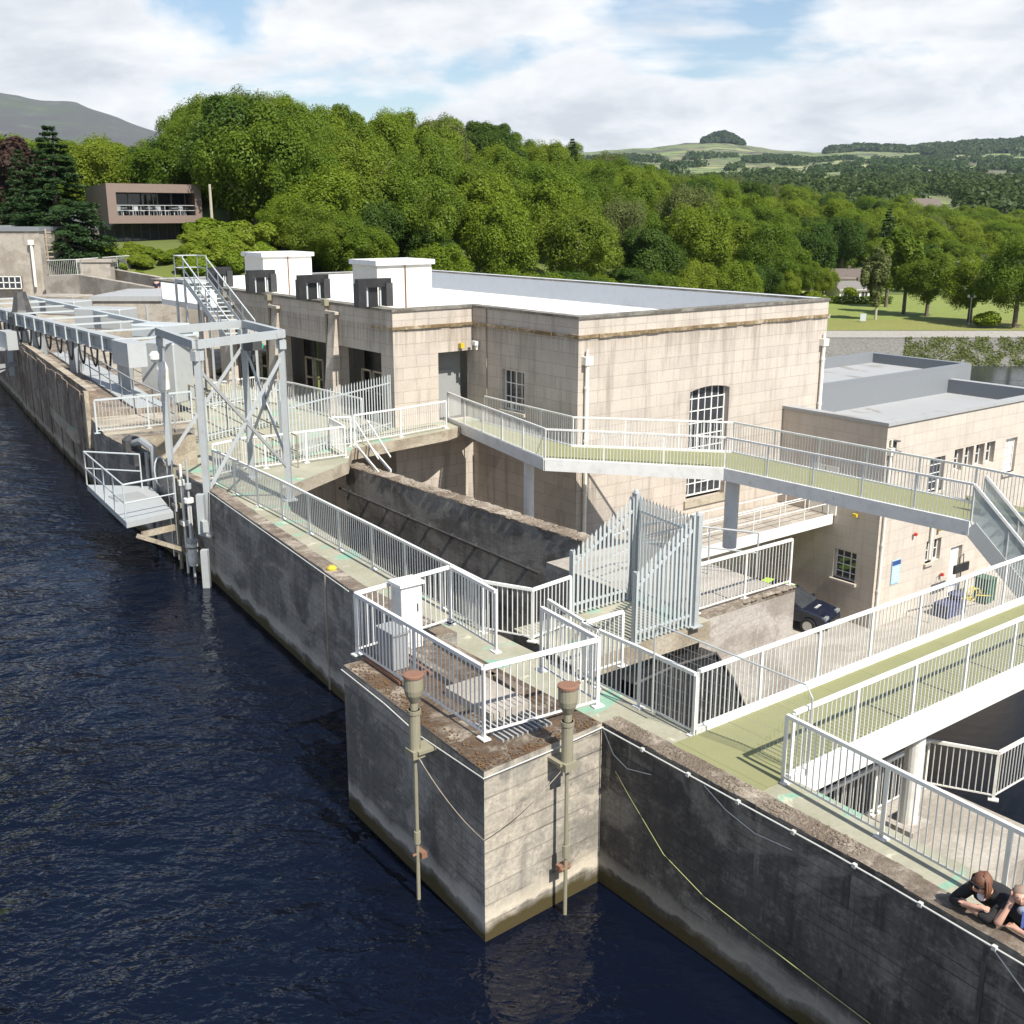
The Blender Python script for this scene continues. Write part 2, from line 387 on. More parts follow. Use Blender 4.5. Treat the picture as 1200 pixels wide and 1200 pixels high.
M['hairshort'] = m_paint('short grey brown hair', (.24, .17, .13), .7, .2)
M['blazer'] = m_paint('black blazer cloth', (.012, .012, .014), .85, .1)
M['navycloth'] = m_paint('dark navy cloth', (.015, .02, .04), .85, .1)
M['shirt'] = m_paint('pale shirt cloth', (.65, .64, .66), .8, .1)
M['greycloth'] = m_paint('blue grey shirt cloth', (.22, .25, .32), .85, .1)
M['bluelan'] = m_paint('blue lanyard cloth', (.08, .14, .40), .8, .05)
# ================================================================ rails
def resample(a, b, step):
    n = max(1, round((V(b)-V(a)).length/step)); return [V(a).lerp(V(b), i/n) for i in range(n+1)]
def rail(pts, label=None, group=None, parent=None, h=1.1, step=1.9, style='bar', m='white', rr=.03, pitch=.115, plate=True, low=.1, name='railing', endposts=True):
    """balustrade along base points; a thing of its own, or a part of parent"""
    pts = [V(p) for p in pts]; mt = M[m]
    if parent is None:
        root = thing(name, pts[0], label, 'railing', group)
        t = MB(); [t.beam(up(a, h), up(b, h), rr*2, rr*2) if style != 'tube' else t.tube(up(a, h), up(b, h), rr, 8) for a, b in zip(pts, pts[1:])]
        t.build('top_rail', mt, root); par = root
    else:
        t = MB(); [t.beam(up(a, h), up(b, h), rr*2, rr*2) if style != 'tube' else t.tube(up(a, h), up(b, h), rr, 8) for a, b in zip(pts, pts[1:])]
        par = t.build('railing', mt, parent); root = par
    if style == 'bar':
        t = MB(); [t.beam(up(a, low), up(b, low), .022, .03) for a, b in zip(pts, pts[1:])]
        t.build('bottom_rail', mt, par)
    if style in ('tube', 'wire'):
        t = MB(); [t.tube(up(a, h*.5), up(b, h*.5), rr*.75, 6) for a, b in zip(pts, pts[1:])]
        t.build('middle_rail', mt, par)
    done = []
    for a, b in zip(pts, pts[1:]):
        st = resample(a, b, step); d = (b-a).normalized()
        for i, q in enumerate(st):
            if any((q-x).length < .15 for x in done): continue
            done.append(q)
            t = MB(); 
            if style == 'bar':
                t.box(up(q, h/2), .06, .03, h-.02, V((d.x, d.y, 0)))
                if plate: t.box(up(q, .012), .19, .13, .024, V((d.x, d.y, 0)))
            else: t.tube(q, up(q, h), rr*.85, 8)
            t.build('post', mt, par)
        if style == 'bar':
            for q, w in zip(st, st[1:]):
                ln = (w-q).length; n = max(2, round(ln/pitch)); t = MB()
                for i in range(1, n):
                    c = q.lerp(w, i/n); t.tube(up(c, low), up(c, h-.02), .0105, 4, cap=False)
                t.build('baluster_panel', mt, par)
    return root
def offs(pts, d):
    out = []
    for i, p in enumerate(pts):
        a = pts[max(i-1, 0)]; b = pts[min(i+1, len(pts)-1)]; t = (b-a); t.z = 0; t.normalize()
        out.append(V((p.x, p.y, 0))+V((-t.y, t.x, 0))*d)
    return out
def strip(mb, A, B, z0, z1, m=0, mt=None):
    for i in range(len(A)-1):
        mb.prism([A[i], A[i+1], B[i+1], B[i]], z0, z1, m, mt)

# ================================================================ crest of the dam
WATER = -1.7; DEEP = -9.0
Q0 = V((1.34, 14.97, 0)); QB = P(1000, 1005, 1); QB.z = 0; WD2 = az(146); Q1 = QB+WD2*13
WD1 = (QB-Q0).normalized(); SB = (QB-Q0).length
def wl(s): return Q0+WD1*s if s < SB else QB+WD2*(s-SB)
p0, p1, p2, p3 = V((-2.83, 17.15, 0)), V((-.38, 13.49, 0)), V((1.34, 14.97, 0)), V((-1.26, 18.36, 0))
O0, O1, O2 = P(410, 690, 1), P(245, 574, 1), P(123, 510, 1)
O3, O4 = P(103, 458, 2), P(20, 398, 2); O5 = O4+(O4-O3).normalized()*16.0
for q in (O0, O1, O2, O3, O4, O5): q.z = 0
# right hand wall (offset to the downstream side is to the left of travel Q1 -> Q0)
def wall_run(name, outer, par_z, label, cat, mbody='dam', mtop='lichen', width=2.35, bodyz=-.02, thick=.34):
    root = thing(name, V((outer[0].x, outer[0].y, DEEP)), label, cat)
    t = MB(); strip(t, outer, offs(outer, width), DEEP, bodyz); t.build('body', M[mbody], root)
    t = MB(); ins = offs(outer, thick)
    # parapet, slightly uneven along its top edge
    for a, b, c, d in zip(outer, outer[1:], ins[1:], ins):
        n = max(1, int((b-a).length/.35))
        for i in range(n):
            u, v = i/n, (i+1)/n; j = random.uniform(-.012, .012)
            t.prism([a.lerp(b, u), a.lerp(b, v), d.lerp(c, v)+V((0, 0, 0)), d.lerp(c, u)], bodyz+.002, par_z+j, 0, 1)
    t.build('parapet', [M[mbody], M[mtop]], root)
    return root
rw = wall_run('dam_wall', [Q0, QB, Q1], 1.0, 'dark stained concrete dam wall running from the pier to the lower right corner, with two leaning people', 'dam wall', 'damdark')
t = MB()
for s in (6.2, 8.6):
    a = Q0+az(142.6)*s; nn = V((-R.x, -R.y, 0))
    t.box(wl(s)+nn*.006+V((0, 0, -.45)), .05, .02, 2.7, az(142.6))
t.build('expansion_joint', M['darksteel'], rw)
lw = wall_run('dam_wall', [O2, O1, O0, p3], 1.0, 'dark board marked concrete dam wall left of the square pier with a rope on it', 'dam wall')
t = MB(); a, b = O1.lerp(O0, .86), O1.lerp(O0, .867)
t.box(V(((a.x+b.x)/2, (a.y+b.y)/2, -.4))+NL*.01, .05, .03, 2.6, (O0-O1)); t.build('expansion_joint', M['slab'], lw)
fw = wall_run('dam_wall', [O5, O4, O3], 2.0, 'rust stained taller dam wall in the far left behind the intake platform', 'dam wall', 'rustwall', 'slab', 3.2, 1.2, .3)
t = MB(); dd = (O3-O4).normalized(); n = 14
for i in range(n):
    q = O4.lerp(O3, (i+.5)/n)+V((dd.y, -dd.x, 0))*.06; 
    t.box(V((q.x, q.y, -.2))-V((dd.y, -dd.x, 0))*(.03 if i % 2 else .0), (O3-O4).length/n*.96, .05, 4.0+random.uniform(-.2, .1), dd)
t.build('sheet_piling', M['rustwall'], fw)
q = O3+dd*.05; t = MB(); t.box(V((q.x, q.y, .95))+V((dd.y, -dd.x, 0))*.1, .3, .16, 2.1, dd); t.build('end_post', M['slab'], fw)
# link between the far wall and the near one
t = MB(); t.prism([O3, O2, offs([O3, O2], 3.)[1], offs([O3, O2], 3.)[0]], DEEP, 1.0, 0, 1)
lk = t.build('intake_wall', [M['dam'], M['slab']]); tag(lk, 'short recessed concrete wall piece behind the overhanging intake platform', 'dam wall')

# pier
pr = thing('pier', V((p0.x, p0.y, DEEP)), 'square concrete pier jutting into the dark water with a railed top', 'pier')
t = MB(); lip = .12
pi = [p0, p1, p2+V((R.x, R.y, 0))*.34, p3+V((R.x, R.y, 0))*.34]
cx = sum((q for q in pi), V((0, 0, 0)))/4
t.prism([p0, p1, p2, p3], DEEP, .98, 0, 1)
# end face (towards the sun) has a paler slot: its sunlit tone is put into the colour
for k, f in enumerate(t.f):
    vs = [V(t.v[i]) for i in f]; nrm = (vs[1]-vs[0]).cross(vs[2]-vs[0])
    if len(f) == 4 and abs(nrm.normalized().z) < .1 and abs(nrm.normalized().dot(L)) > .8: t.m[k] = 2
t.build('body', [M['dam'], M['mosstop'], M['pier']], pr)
def inpier(u, v): return p0.lerp(p1, u)+(p3-p0)*v      # u along the left face, v across
t = MB()
for a, b in ((inpier(.02, .55), inpier(.46, .55)), (inpier(.02, .9), inpier(.62, .9))):
    t.beam(at(a, 1.04), at(b, 1.04), .14, .12)
t.beam(at(inpier(.02, .55), 1.04), at(inpier(.02, .9), 1.04), .14, .12); t.beam(at(inpier(.46, .55), 1.04), at(inpier(.46, .9), 1.04), .12, .12)
t.build('hatch_kerb', M['lichen'], pr)
t = MB(); a = inpier(.6, .62); t.box(at(a, 1.05), 1.25, .75, .13, L); t.build('cover_slab', M['floorc'], pr)
t = MB()
for i in range(11):
    a = inpier(.80, .34+.045*i); t.box(at(a, 1.0), .7, .03, .04, L)
t.build('floor_grating', M['midgrey'], pr)
t = MB()
for i in range(2): t.beam(at(inpier(.02+.93*0, .2+.3*i), 1.03), at(inpier(.3, .2+.3*i), 1.03), .05, .05)
t.build('rusty_angle', M['rust'], pr)
# piles of moss clumps along the pier edge and parapets
def crumbs(name, a, b, width, n, m, label, parent=None, z=1.0, s=(.012, .035)):
    t = MB(); d = (b-a).normalized(); w = V((-d.y, d.x, 0))
    for i in range(n):
        q = a.lerp(b, random.random())+w*random.uniform(-width/2, width/2); r = random.uniform(*s)
        t.lathe(at(q, z-.005), [(r, 0), (r*.8, r*.4), (r*.25, r*.65)], 6)
    o = t.build(name, M[m], parent)
    return o
tag(crumbs('moss', p0.lerp(p1, .04)+R*.14, p1+R*.14, 0.24, 260, 'mossbit', '', s=(.008, .022)), kind='stuff', label='brown moss clumps on the pier edge facing the open water', cat='moss')
tag(crumbs('moss', p1+L*.14, p2+L*.14, 0.24, 150, 'mossbit', '', s=(.008, .022)), kind='stuff', label='brown moss clumps on the pier edge above the sunlit end face', cat='moss')

tag(crumbs('lichen', Q0+R*.17, QB+R*.17, .32, 900, 'lichen', '', s=(.008, .03)), kind='stuff', label='grey brown lichen crusts on the parapet top of the right dam wall', cat='lichen')
# deck surface
dk = MB(); A = offs([Q1, Q0], -.34); B = offs([Q1, Q0], -2.35)
Amid = [Q1, QB, Q0, p3, O0, O1, O2]; ia = offs(Amid, -.342); ib = offs(Amid, -2.4)
for i in range(len(Amid)-1): dk.prism([ia[i], ia[i+1], ib[i+1], ib[i]], -.021, 0.0)
dk = dk.build('path', M['deck']); tag(dk, kind='structure')
# kerb strip on the downstream edge
# -------- decks behind the crest: gate bridge slab, building forecourt
S_near = P(823, 730, 0); S_far = P(745, 700, 0)
g0 = S_near-R*3.6; g1 = S_near+R*.25; g2 = g1+L*2.15; g3 = g2-R*3.6
t = MB(); t.prism([g0, g1, g2, g3], -.42, -.001, 0, 1)
gs = t.build('gate_slab', [M['slab'], M['deck']]); tag(gs, 'buff concrete slab carrying the pale grey palisade gates', 'slab')
Aq = V((2.43, 40.41, 0)); Bq = V((-1.62, 45.70, 0)); Cq = V((-4.66, 43.36, 0)); 
RE = Aq+R*14.55; Dq = Cq+L*17.0
crin = offs([O2, O1, O0], 2.36)
d_poly = [P(330, 573, 0), P(408, 541, 0), P(412, 526, 0), P(525, 504, 0), Bq+R*1.0-L*.02, Cq+R*.1, Dq+R*.1, Dq-R*9, V((-17.2, 42.5, 0)), crin[0], crin[1].lerp(crin[0], -.0)]
t = MB(); t.prism([V((q.x, q.y, 0)) for q in d_poly], -.42, -.003, 0, 1)
fc = t.build('forecourt_slab', [M['slab'], M['deck']]); tag(fc, 'worn green and buff deck slab in front of the main power station facade', 'slab')

# retaining wall in the middle
T0, T1 = P(405, 546, -.4), P(682, 636, -.4); Td = (T1-T0).normalized(); Tn = V((-Td.y, Td.x, 0))
rt = thing('retaining_wall', V((T0.x, T0.y, DEEP)), 'long dark stained retaining wall with a flaky brown top behind the white railings', 'retaining wall')
t = MB(); t.prism([T0, T1, T1+Tn*.55, T0+Tn*.55], DEEP, -.4); t.build('body', M['retain'], rt)
t = MB(); n = 60
for i in range(n):
    a, b = T0.lerp(T1, i/n), T0.lerp(T1, (i+1)/n); e = random.uniform(-.03, .04)
    t.prism([a-Tn*.02+Tn*e*.5, b-Tn*.02+Tn*e*.5, b+Tn*.57, a+Tn*.57], -.399, -.36+random.uniform(-.02, .03))
t.build('coping', M['lichen'], rt)
t = MB(); pts = [W(398, 572, T0-Tn*.1, math.degrees(math.atan2(Td.x, Td.y))), W(632, 672, T0-Tn*.1, math.degrees(math.atan2(Td.x, Td.y)))]
t.tube(pts[0], pts[1], .045, 8)
for i in range(9):
    q = pts[0].lerp(pts[1], (i+.5)/9); t.box(q+Tn*.05, .05, .1, .12, Td)
t.build('pipe', M['darksteel'], rt)
tag(crumbs('lichen', T0+Tn*.27, T1+Tn*.27, .5, 900, 'lichen', '', z=-.36, s=(.02, .06)), kind='stuff', label='flaky brown lichen on top of the long retaining wall', cat='lichen')

# ================================================================ water and ground close by
t = MB(); t.box(V((-150, 120, WATER)), 420, 420, .001)
# reservoir is one sheet on the upstream side only
t = MB(); oo = [Q1+V((.6, .4, 0)), Q0+R*.5, O0+R*.5, O1+R*.5, O2+R*.5, O3+R*.5, O4+R*.5, O5+R*.5+L*6, V((-60, 150, 0)), V((-160, 330, 0)), V((-420, 330, 0)), V((-420, -80, 0)), V((30, -80, 0))]
t.poly([V((q.x, q.y, WATER)) for q in oo]); res = t.build('water', M['water']); tag(res, kind='structure')
t = MB(); t.prism([crin[2]-R*.3, Q1+R*2, Q1+R*26+L*2, V((40, 33, 0)), V((11, 36.5, 0)), V((4, 38, 0)), V((-5, 43, 0)), V((-15, 43, 0)), crin[1]-R*.3], DEEP-.3, DEEP-.02, 0)
bf = t.build('basin_floor', M['basin']); tag(bf, kind='structure')
YA = P(868, 812, -8.75)
t = MB(); t.poly([V((q.x, q.y, -8.95)) for q in [Q0+R*2.3+L*3, Q1+R*2.3, Q1+R*40, YA+R*42+L*.4, YA-R*8+L*.4, V((3, 27, 0))]])
pool = t.build('water', M['pool']); tag(pool, kind='structure')

# ================================================================ gate side block and its rail
K0 = P(821, 722, 0); K1 = K0+R*3.15; kb = L*5.2
t = MB(); t.prism([K0, K1, K1+kb, K0+kb], DEEP, -.12, 0, 1); blk = thing('concrete_block', V((K0.x, K0.y, DEEP)), 'tall streaked concrete block with a cream yard top, right of the palisade gates', 'concrete block')
t.build('body', [M['block'], M['floorc']], blk)
t = MB(); t.prism([K0, K1, K1+L*.42, K0+L*.42], -.118, 0.0, 0); t.build('kerb', M['lichen'], blk)
tag(crumbs('moss', K0+R*1.4+L*.06, K1+L*.06, .16, 260, 'lichen', '', z=0, s=(.02, .06)), kind='stuff', label='brown moss hanging over the edge of the tall concrete block', cat='moss')

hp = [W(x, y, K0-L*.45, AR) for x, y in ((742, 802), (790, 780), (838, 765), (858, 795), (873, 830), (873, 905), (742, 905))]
t = MB(); bk2 = L*.40; n = len(hp); t._add(hp+[p+bk2 for p in hp], [tuple(range(n)), tuple(range(2*n-1, n-1, -1))]+[(i, (i+1) % n, n+(i+1) % n, n+i) for i in range(n)])  # slanted black panel standing just off the block face, rimmed along its edge
ch = thing('black_panel', at(hp[5], DEEP), 'black sloping panel under the gate bridge against the streaked concrete block', 'cover'); t.build('panel', M['blacksteel'], ch)
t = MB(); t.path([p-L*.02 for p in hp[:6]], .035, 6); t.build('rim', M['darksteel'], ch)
rail([K0+L*.16+R*.02, K1+L*.16-R*.02], 'white railing on the mossy edge of the tall concrete block beside the car', step=1.55, m='whitedirt')
# main crest rails
RL = [P(251.5, 567, 0), P(331.6, 607, 0), P(437, 666, 0), P(570, 741, 0)]
c0 = RL[0]; dirL = (RL[2]-RL[0]).normalized(); e = P(566, 735, 0)
rail([c0, P(331.6, 608, 0), P(437, 667, 0), P(566, 741, 0), P(624, 752, 0), P(668, 735, 0)], 'long white railing along the crest left of the pier, bending towards the grey gates', step=1.75, m='white')
rail([P(748, 829, 0)-az(142.6)*1.5, P(748, 829, 0), P(812, 863, 0)], 'white railing between the palisade gates and the green footbridge', step=1.45)
ra_ = P(917, 917, 0); rb_ = P(1173, 1062, 0)
rail([ra_, rb_, rb_+(rb_-ra_).normalized()*6], 'white railing beyond the footbridge, behind the two leaning people', step=1.89)
# short returns beside the gates
rail([P(748, 829, 0)-az(142.6)*1.5, P(748, 829, 0)-az(142.6)*1.5+R*1.0], 'short white railing return tucked against the near grey gate panel', step=1.0)
rail([P(636, 768, 0)+V((.1, .1, 0)), P(700, 806, 0)], 'white railing stub on the crest between pier opening and gates', step=1.6)
# pier rails
a0 = P(419, 767, 1); a1 = P(567, 866, 1); a2 = P(700, 828, 1); bb = P(528, 731, 1); b1 = P(581, 764, 1); b2 = P(634, 786, 1)
rail([bb, a0, at(a1, 1), a2, b2], 'white railing round the outer edge of the pier top', step=1.95)
rail([b1, bb], 'white railing panel on the inner side of the pier next to the white cabinet', step=2.0)

# white cabinet on the pier
c = P(478, 757, 1)+V((0, 0, 0)); cab = thing('control_cabinet', c, 'tall white metal control cabinet standing inside the pier railing', 'cabinet')
t = MB(); t.box(up(c, .58), .42, .34, 1.16, R); t.build('body', M['white'], cab, bevel=.01)
t = MB(); t.box(up(c, 1.185), .50, .42, .05, R); t.build('lid', M['white'], cab)
t = MB(); t.box(up(c, .6)-L*.175, .34, .012, .95, R); dr = t.build('door', M['white'], cab)
t = MB(); t.box(up(c, .75)-L*.19+R*.1, .02, .02, .14, R); t.build('handle', M['darksteel'], dr)
t = MB(); q = inpier(.12, .35); t.box(at(q, 1.3), .5, .3, .6, L); t.box(at(q, 1.63), .56, .34, .04, L)
o = t.build('meter_box', M['midgrey']); tag(o, 'low grey steel meter box behind the white cabinet on the pier', 'cabinet')

# stilling wells in front of the pier
def gauge(px, pyt, pyb, face, label, zb=-1.9):
    q = W(px, 860, p1+face*.19, AL if face is NL else AR); root = thing('level_gauge', at(q, zb), label, 'water gauge')
    t = MB(); t.lathe(at(q, 0), [(.05, 1.52), (.075, 1.56), (.125, 1.66), (.14, 1.74), (.14, 1.93)], 18); t.build('float_housing', M['olive'], root, smooth=False)
    t = MB(); t.lathe(at(q, 0), [(.152, 1.932), (.152, 1.965), (.12, 1.975)], 18); t.box(at(q, 1.95)+R*.17, .08, .05, .03, R); t.build('lid', M['rust'], root)
    t = MB(); t.tube(at(q, .72), at(q, 1.42), .085, 14); t.tube(at(q, 1.42), at(q, 1.53), .06, 12); t.tube(at(q, 1.36), at(q, 1.42), .098, 14); t.build('upper_pipe', M['olive'], root)
    t = MB(); t.tube(at(q, zb), at(q, .72), .030, 8); t.lathe(at(q, 0), [(.05, -.75), (.05, -.55)], 10); t.build('lower_pipe', M['olive'], root)
    t = MB(); t.box(at(q, .78)-face*.14, .34, .30, .05, face); t.box(at(q, .74), .20, .22, .12, face); t.build('bracket', M['olive'], root)
    t = MB(); t.box(at(q, -.93)-face*.06, .10, .2, .10, face); t.tube(at(q, -.93)-R*.09, at(q, -.93)+R*.09, .02, 6); t.build('clamp', M['rust'], root)
    return q
gq1 = gauge(486, 768, 1050, NL, 'rusty lidded water level gauge pipe on the shaded left face of the pier')
gq2 = gauge(665, 787, 1080, -L, 'rusty lidded water level gauge pipe on the sunlit end face of the pier')

# conduits and ropes
def cable(pts, r, m, label, name='cable'):
    t = MB(); t.path(pts, r, 6); o = t.build(name, M[m]); tag(o, label, 'cable'); return o
def sag(a, b, s, n=12): return [V(a).lerp(V(b), i/n)-V((0, 0, s*4*(i/n)*(1-i/n))) for i in range(n+1)]
pts = [at(wl(s)+NL*.03, .93) for s in [x*.6 for x in range(0, 28)]]
t = MB(); t.path(pts, .012, 6)
for s in [x*.9 for x in range(1, 18)]: t.box(at(wl(s)+NL*.03, .93), .05, .05, .05, L)
o = t.build('conduit', M['cablew']); tag(o, 'pale conduit clipped under the parapet edge along the right dam wall', 'cable')
pp = [at(p3.lerp(p0, 1), .9)+NL*.03-L*.0, at(p0, .9)+NL*.03+L*.02, at(p0.lerp(p1, .35), .88)+NL*.03, at(p0.lerp(p1, .6), .80)+NL*.03, at(p1, .9)+NL*.03-L*.03, at(p1.lerp(p2, .5), .9)-L*.03, at(p2, .93)-L*.03]
t = MB(); t.path(pp[1:], .011, 6); o = t.build('conduit', M['cablew']); tag(o, 'pale conduit wrapped round the top edge of the pier', 'cable')
pts = [at(O1.lerp(O0, u)+NL*.03, .95) for u in [i/16 for i in range(17)]]
t = MB(); t.path(pts, .012, 6); o = t.build('conduit', M['cablew']); tag(o, 'pale conduit along the parapet edge of the wall left of the pier', 'cable')
co_ = at(p1+NL*.05-L*.05, -.02)
cable(sag(at(gq1, .75), co_, .12, 8)+sag(co_, at(gq2, .75), .1, 8)[1:], .006, 'slab', 'pale cord drooping across the pier corner between the two gauges')
def wallp(s, z, o=.03): return at(wl(s)+NL*o, z)
cable([wallp(.35, .35), wallp(.7, .05), wallp(1.4, -.5), wallp(2.2, -.75), wallp(3.2, -.85), wallp(4.4, -.95), wallp(5.8, -1.0), wallp(7.2, -.98), wallp(9, -1.0), wallp(11, -1.1)], .0065, 'cableg', 'yellow green rope slanting down the face of the right dam wall', 'rope')
cable([wallp(6.3, .9), wallp(6.8, .55), wallp(7.4, .2), wallp(8.2, -.1), wallp(9.2, -.3), wallp(10.5, -.45)], .008, 'cablew', 'white cord drooping from the parapet near the two people', 'rope')
cable([wallp(.05, .93), wallp(.3, .6), wallp(.6, .5), wallp(1.1, .62)], .007, 'cablew', 'short white cord looping beside the pier at the right wall', 'rope')
cable([wallp(2.1, .9), wallp(2.5, .72), wallp(3.0, .62), wallp(3.6, .68)], .007, 'cablew', 'short white cord hanging under the parapet of the right wall', 'rope')
q = P(389, 668, .98); t = MB(); t.lathe(q, [(.02, -.1), (.10, -.04), (.11, .05), (.06, .1)], 10); o = t.build('float', M['yellow']); tag(o, 'small yellow float hooked on the parapet left of the pier', 'float')

# ================================================================ palisade gates
def palisade(a, b, h0, h1, label=None, parent=None, group=None, pitch=.118, m='galvpale', name='palisade_fence', posts=True, h_low=.25):
    a, b = V(a), V(b); root = parent or thing(name, a, label, 'palisade fence', group)
    d = (b-a); ln = d.length; d.normalize(); w = V((-d.y, d.x, 0)); n = max(2, round(ln/pitch))
    t = MB()
    for i in range(n+1):
        q = a+d*(ln*i/n); h = h0+(h1-h0)*i/n
        for k in (-1, 1): t.box(up(q+d*k*.018+w*.006*k, h/2), .038, .006, h-.06, (d+w*.35*k))
        t._add([up(q-d*.034, h-.03), up(q+d*.034, h-.03), up(q, h+.06), up(q+w*.006, h-.02)], [(0, 1, 2), (1, 3, 2), (3, 0, 2)])
    t.build('paling', M[m], root)
    t = MB(); t.beam(up(a, h_low)+w*.03, up(b, h_low)+w*.03, .04, .05); t.build('cross_rail', M[m], root)
    t = MB(); t.beam(up(a, h0-.3)+w*.03, up(b, h1-.3)+w*.03, .04, .05); t.build('cross_rail', M[m], root)
    if posts:
        for q, h in ((a, h0), (b, h1)):
            t = MB(); t.box(up(q+w*.07, h/2), .07, .1, h, d); t.box(up(q+w*.07, .01), .2, .2, .02, d); t.build('post', M['galv'], root)
    return root
pA = P(672, 722, 0); pB = pA+R*1.62; pE = P(809, 735, 0); pD = pE-R*1.55; pC = pE+L*1.75
palisade(pA, pA+R*1.7, 1.45, 2.35, 'pale grey palisade screen with a raked top on the far side of the gate bridge')
palisade(pD, pE, 1.5, 2.4, 'pale grey palisade screen with a raked top nearest the camera beside the footbridge')
gt = palisade(pA+R*1.78, pE+L*.12, 2.35, 2.35, 'pale grey palisade gate closing the right end of the gate bridge', name='palisade_gate')
q = pE+R*.1; t = MB(); t.box(up(q, 1.2), .12, .14, 2.4, R); t.lathe(up(q, 2.4), [(.07, 0), (.05, .06), (.01, .09)], 10); t.box(up(q, .012), .3, .26, .024, R)
t.build('gate_post', M['bluegrey'], gt)
q = pA+R*1.75; t = MB(); t.box(up(q, 1.22), .12, .14, 2.44, R); t.lathe(up(q, 2.44), [(.07, 0), (.05, .06), (.01, .09)], 10); t.build('gate_post', M['bluegrey'], gt)
# temporary mesh panel at the footbridge mouth
ma = P(768, 812, 0)+V((0, 0, 0)); mb = P(955, 915, 0)
mq0 = P(768, 733, 1.72); mq1 = P(953, 808, 1.45)
mf = thing('mesh_barrier', at(P(768, 843, 0), 0), 'thin grey mesh barrier panel with a rounded tube frame leaning across the footbridge entrance', 'barrier')
b0 = V((mq0.x, mq0.y, .15)); b1_ = V((mq1.x, mq1.y, .05)); 
t = MB(); t.path([b0, b0.lerp(mq0, .9), mq0.lerp(mq1, .03)+V((0, 0, .04)), mq0.lerp(mq1, .96)+V((0, 0, .03)), b1_.lerp(mq1, .9), b1_], .016, 8); t.build('frame', M['galv'], mf)
t = MB(); n = 44
for i in range(1, n): t.tube(b0.lerp(b1_, i/n), mq0.lerp(mq1, i/n), .0018, 3, cap=False)
for i in range(1, 8): t.tube(b0.lerp(mq0, i/8), b1_.lerp(mq1, i/8), .002, 3, cap=False)
t.build('mesh', M['midgrey'], mf)

# ================================================================ footbridge
f0 = P(815, 863, 0); g_0 = P(921, 914, 0); wd = (f0-g_0).dot(V((-R.y, R.x, 0))); BL = 19
fb = thing('footbridge', g_0, 'green decked footbridge with deep white side beams leading off to the right', 'footbridge')
nb = f0-V((-R.y, R.x, 0))*wd
t = MB(); t.prism([f0-R*.6, f0+R*BL, nb+R*BL, nb-R*.6], -.12, .035, 0); t.build('deck', M['bdeck'], fb)
for s0, k in ((f0, 1), (nb, -1)):
    w = V((-R.y, R.x, 0))*k
    t = MB(); a = s0+w*.05; t.beam(up(a, -.11), up(a+R*BL, -.11), .13, .46); t.build('side_beam', M['white'], fb)
    rail([up(s0+w*.05+R*.05, .12), up(s0+w*.05+R*BL, .12)], parent=fb, h=1.0, step=1.62, low=.03, plate=False)
t = MB()
for i in range(9): t.beam(up(f0+R*(i*2+1), -.2), up(nb+R*(i*2+1), -.2), .08, .12)
t.build('cross_beam', M['whitedirt'], fb)
cq = P(1097, 858, -.35); cx0 = (cq-nb).dot(R); cq = nb+R*cx0+V((-R.y, R.x, 0))*.25
zc = zat(cq, 985)
t = MB(); t.tube(at(cq, zc), at(cq, -.35), .165, 20); t.build('column', M['whitedirt'], fb)
t = MB(); t.box(at(cq, zc+.2), .62, .62, .4, R); t.build('column_base', M['block'], fb)
ZL = zc
# ---- lower concrete landing with its rails, below the crest rail
q0 = P(1010, 985, ZL); q1 = P(1098, 940, ZL)
t = MB(); a = at(cq-R*3.0-L*1.6, ZL)
t.prism([a, a+R*5.2, a+R*5.2+L*2.6, a+L*2.6], DEEP, ZL, 0, 1)
lo = t.build('fish_pass_landing', [M['block'], M['floorc']]); tag(lo, 'pale concrete landing at the foot of the footbridge column', 'landing')
t = MB(); a2_ = a+R*5.2-L*3.5; t.prism([a2_-R*7, a2_+R*6, a2_+R*6+L*1.9, a2_-R*7+L*1.9], DEEP, ZL-.9, 0, 1)
lo = t.build('fish_pass_landing', [M['block'], M['floorc']]); tag(lo, 'lower concrete floor seen through the crest railing near the people', 'landing')
rail([a+L*2.5+R*.1, a+L*2.5+R*3.3], 'white railing of the low landing left of the footbridge column', step=1.3, m='whitedirt', h=1.0)
rail([a+L*2.5+R*3.4, a+L*2.5+R*5.0, a+L*1.4+R*5.6, a+L*1.4+R*9.5], 'weathered white railing bending away right of the footbridge column', step=1.4, m='whitedirt', h=1.0)
q = a+L*2.5+R*4.4; t = MB(); t.box(up(q, .6)-L*.05, .18, .02, .26, R); o = t.build('warning_sign', M['yellow']); tag(o, 'small yellow warning tag hung on the railing right of the footbridge column', 'sign')
# ================================================================ wall panels with openings
def wallmesh(t, p0, d, length, z0, z1, holes, th=.4, m=0):
    """upright wall along d from p0; holes are (s0, s1, za, zb); thickness goes to the inside"""
    d = d.normalized(); inn = V((-d.y, d.x, 0))*th       # left of travel is inside
    ss = sorted({0, length, *[h[0] for h in holes], *[h[1] for h in holes]}); zs = sorted({z0, z1, *[h[2] for h in holes], *[h[3] for h in holes]})
    for a, b in zip(ss, ss[1:]):
        z = z0; runs = []
        for c, e in zip(zs, zs[1:]):
            hol = any(h[0] <= a and b <= h[1] and h[2] <= c and e <= h[3] for h in holes)
            if not hol:
                if runs and abs(runs[-1][1]-c) < 1e-6: runs[-1][1] = e
                else: runs.append([c, e])
        for c, e in runs:
            q = [p0+d*a, p0+d*b, p0+d*b+inn, p0+d*a+inn]
            # outer, inner, top/bottom/side faces only where needed
            O = [V((x.x, x.y, zz)) for zz in (c, e) for x in q]
            t._add(O, [(0, 1, 5, 4), (2, 3, 7, 6), (4, 5, 6, 7), (3, 2, 1, 0), (1, 2, 6, 5), (3, 0, 4, 7)], m)
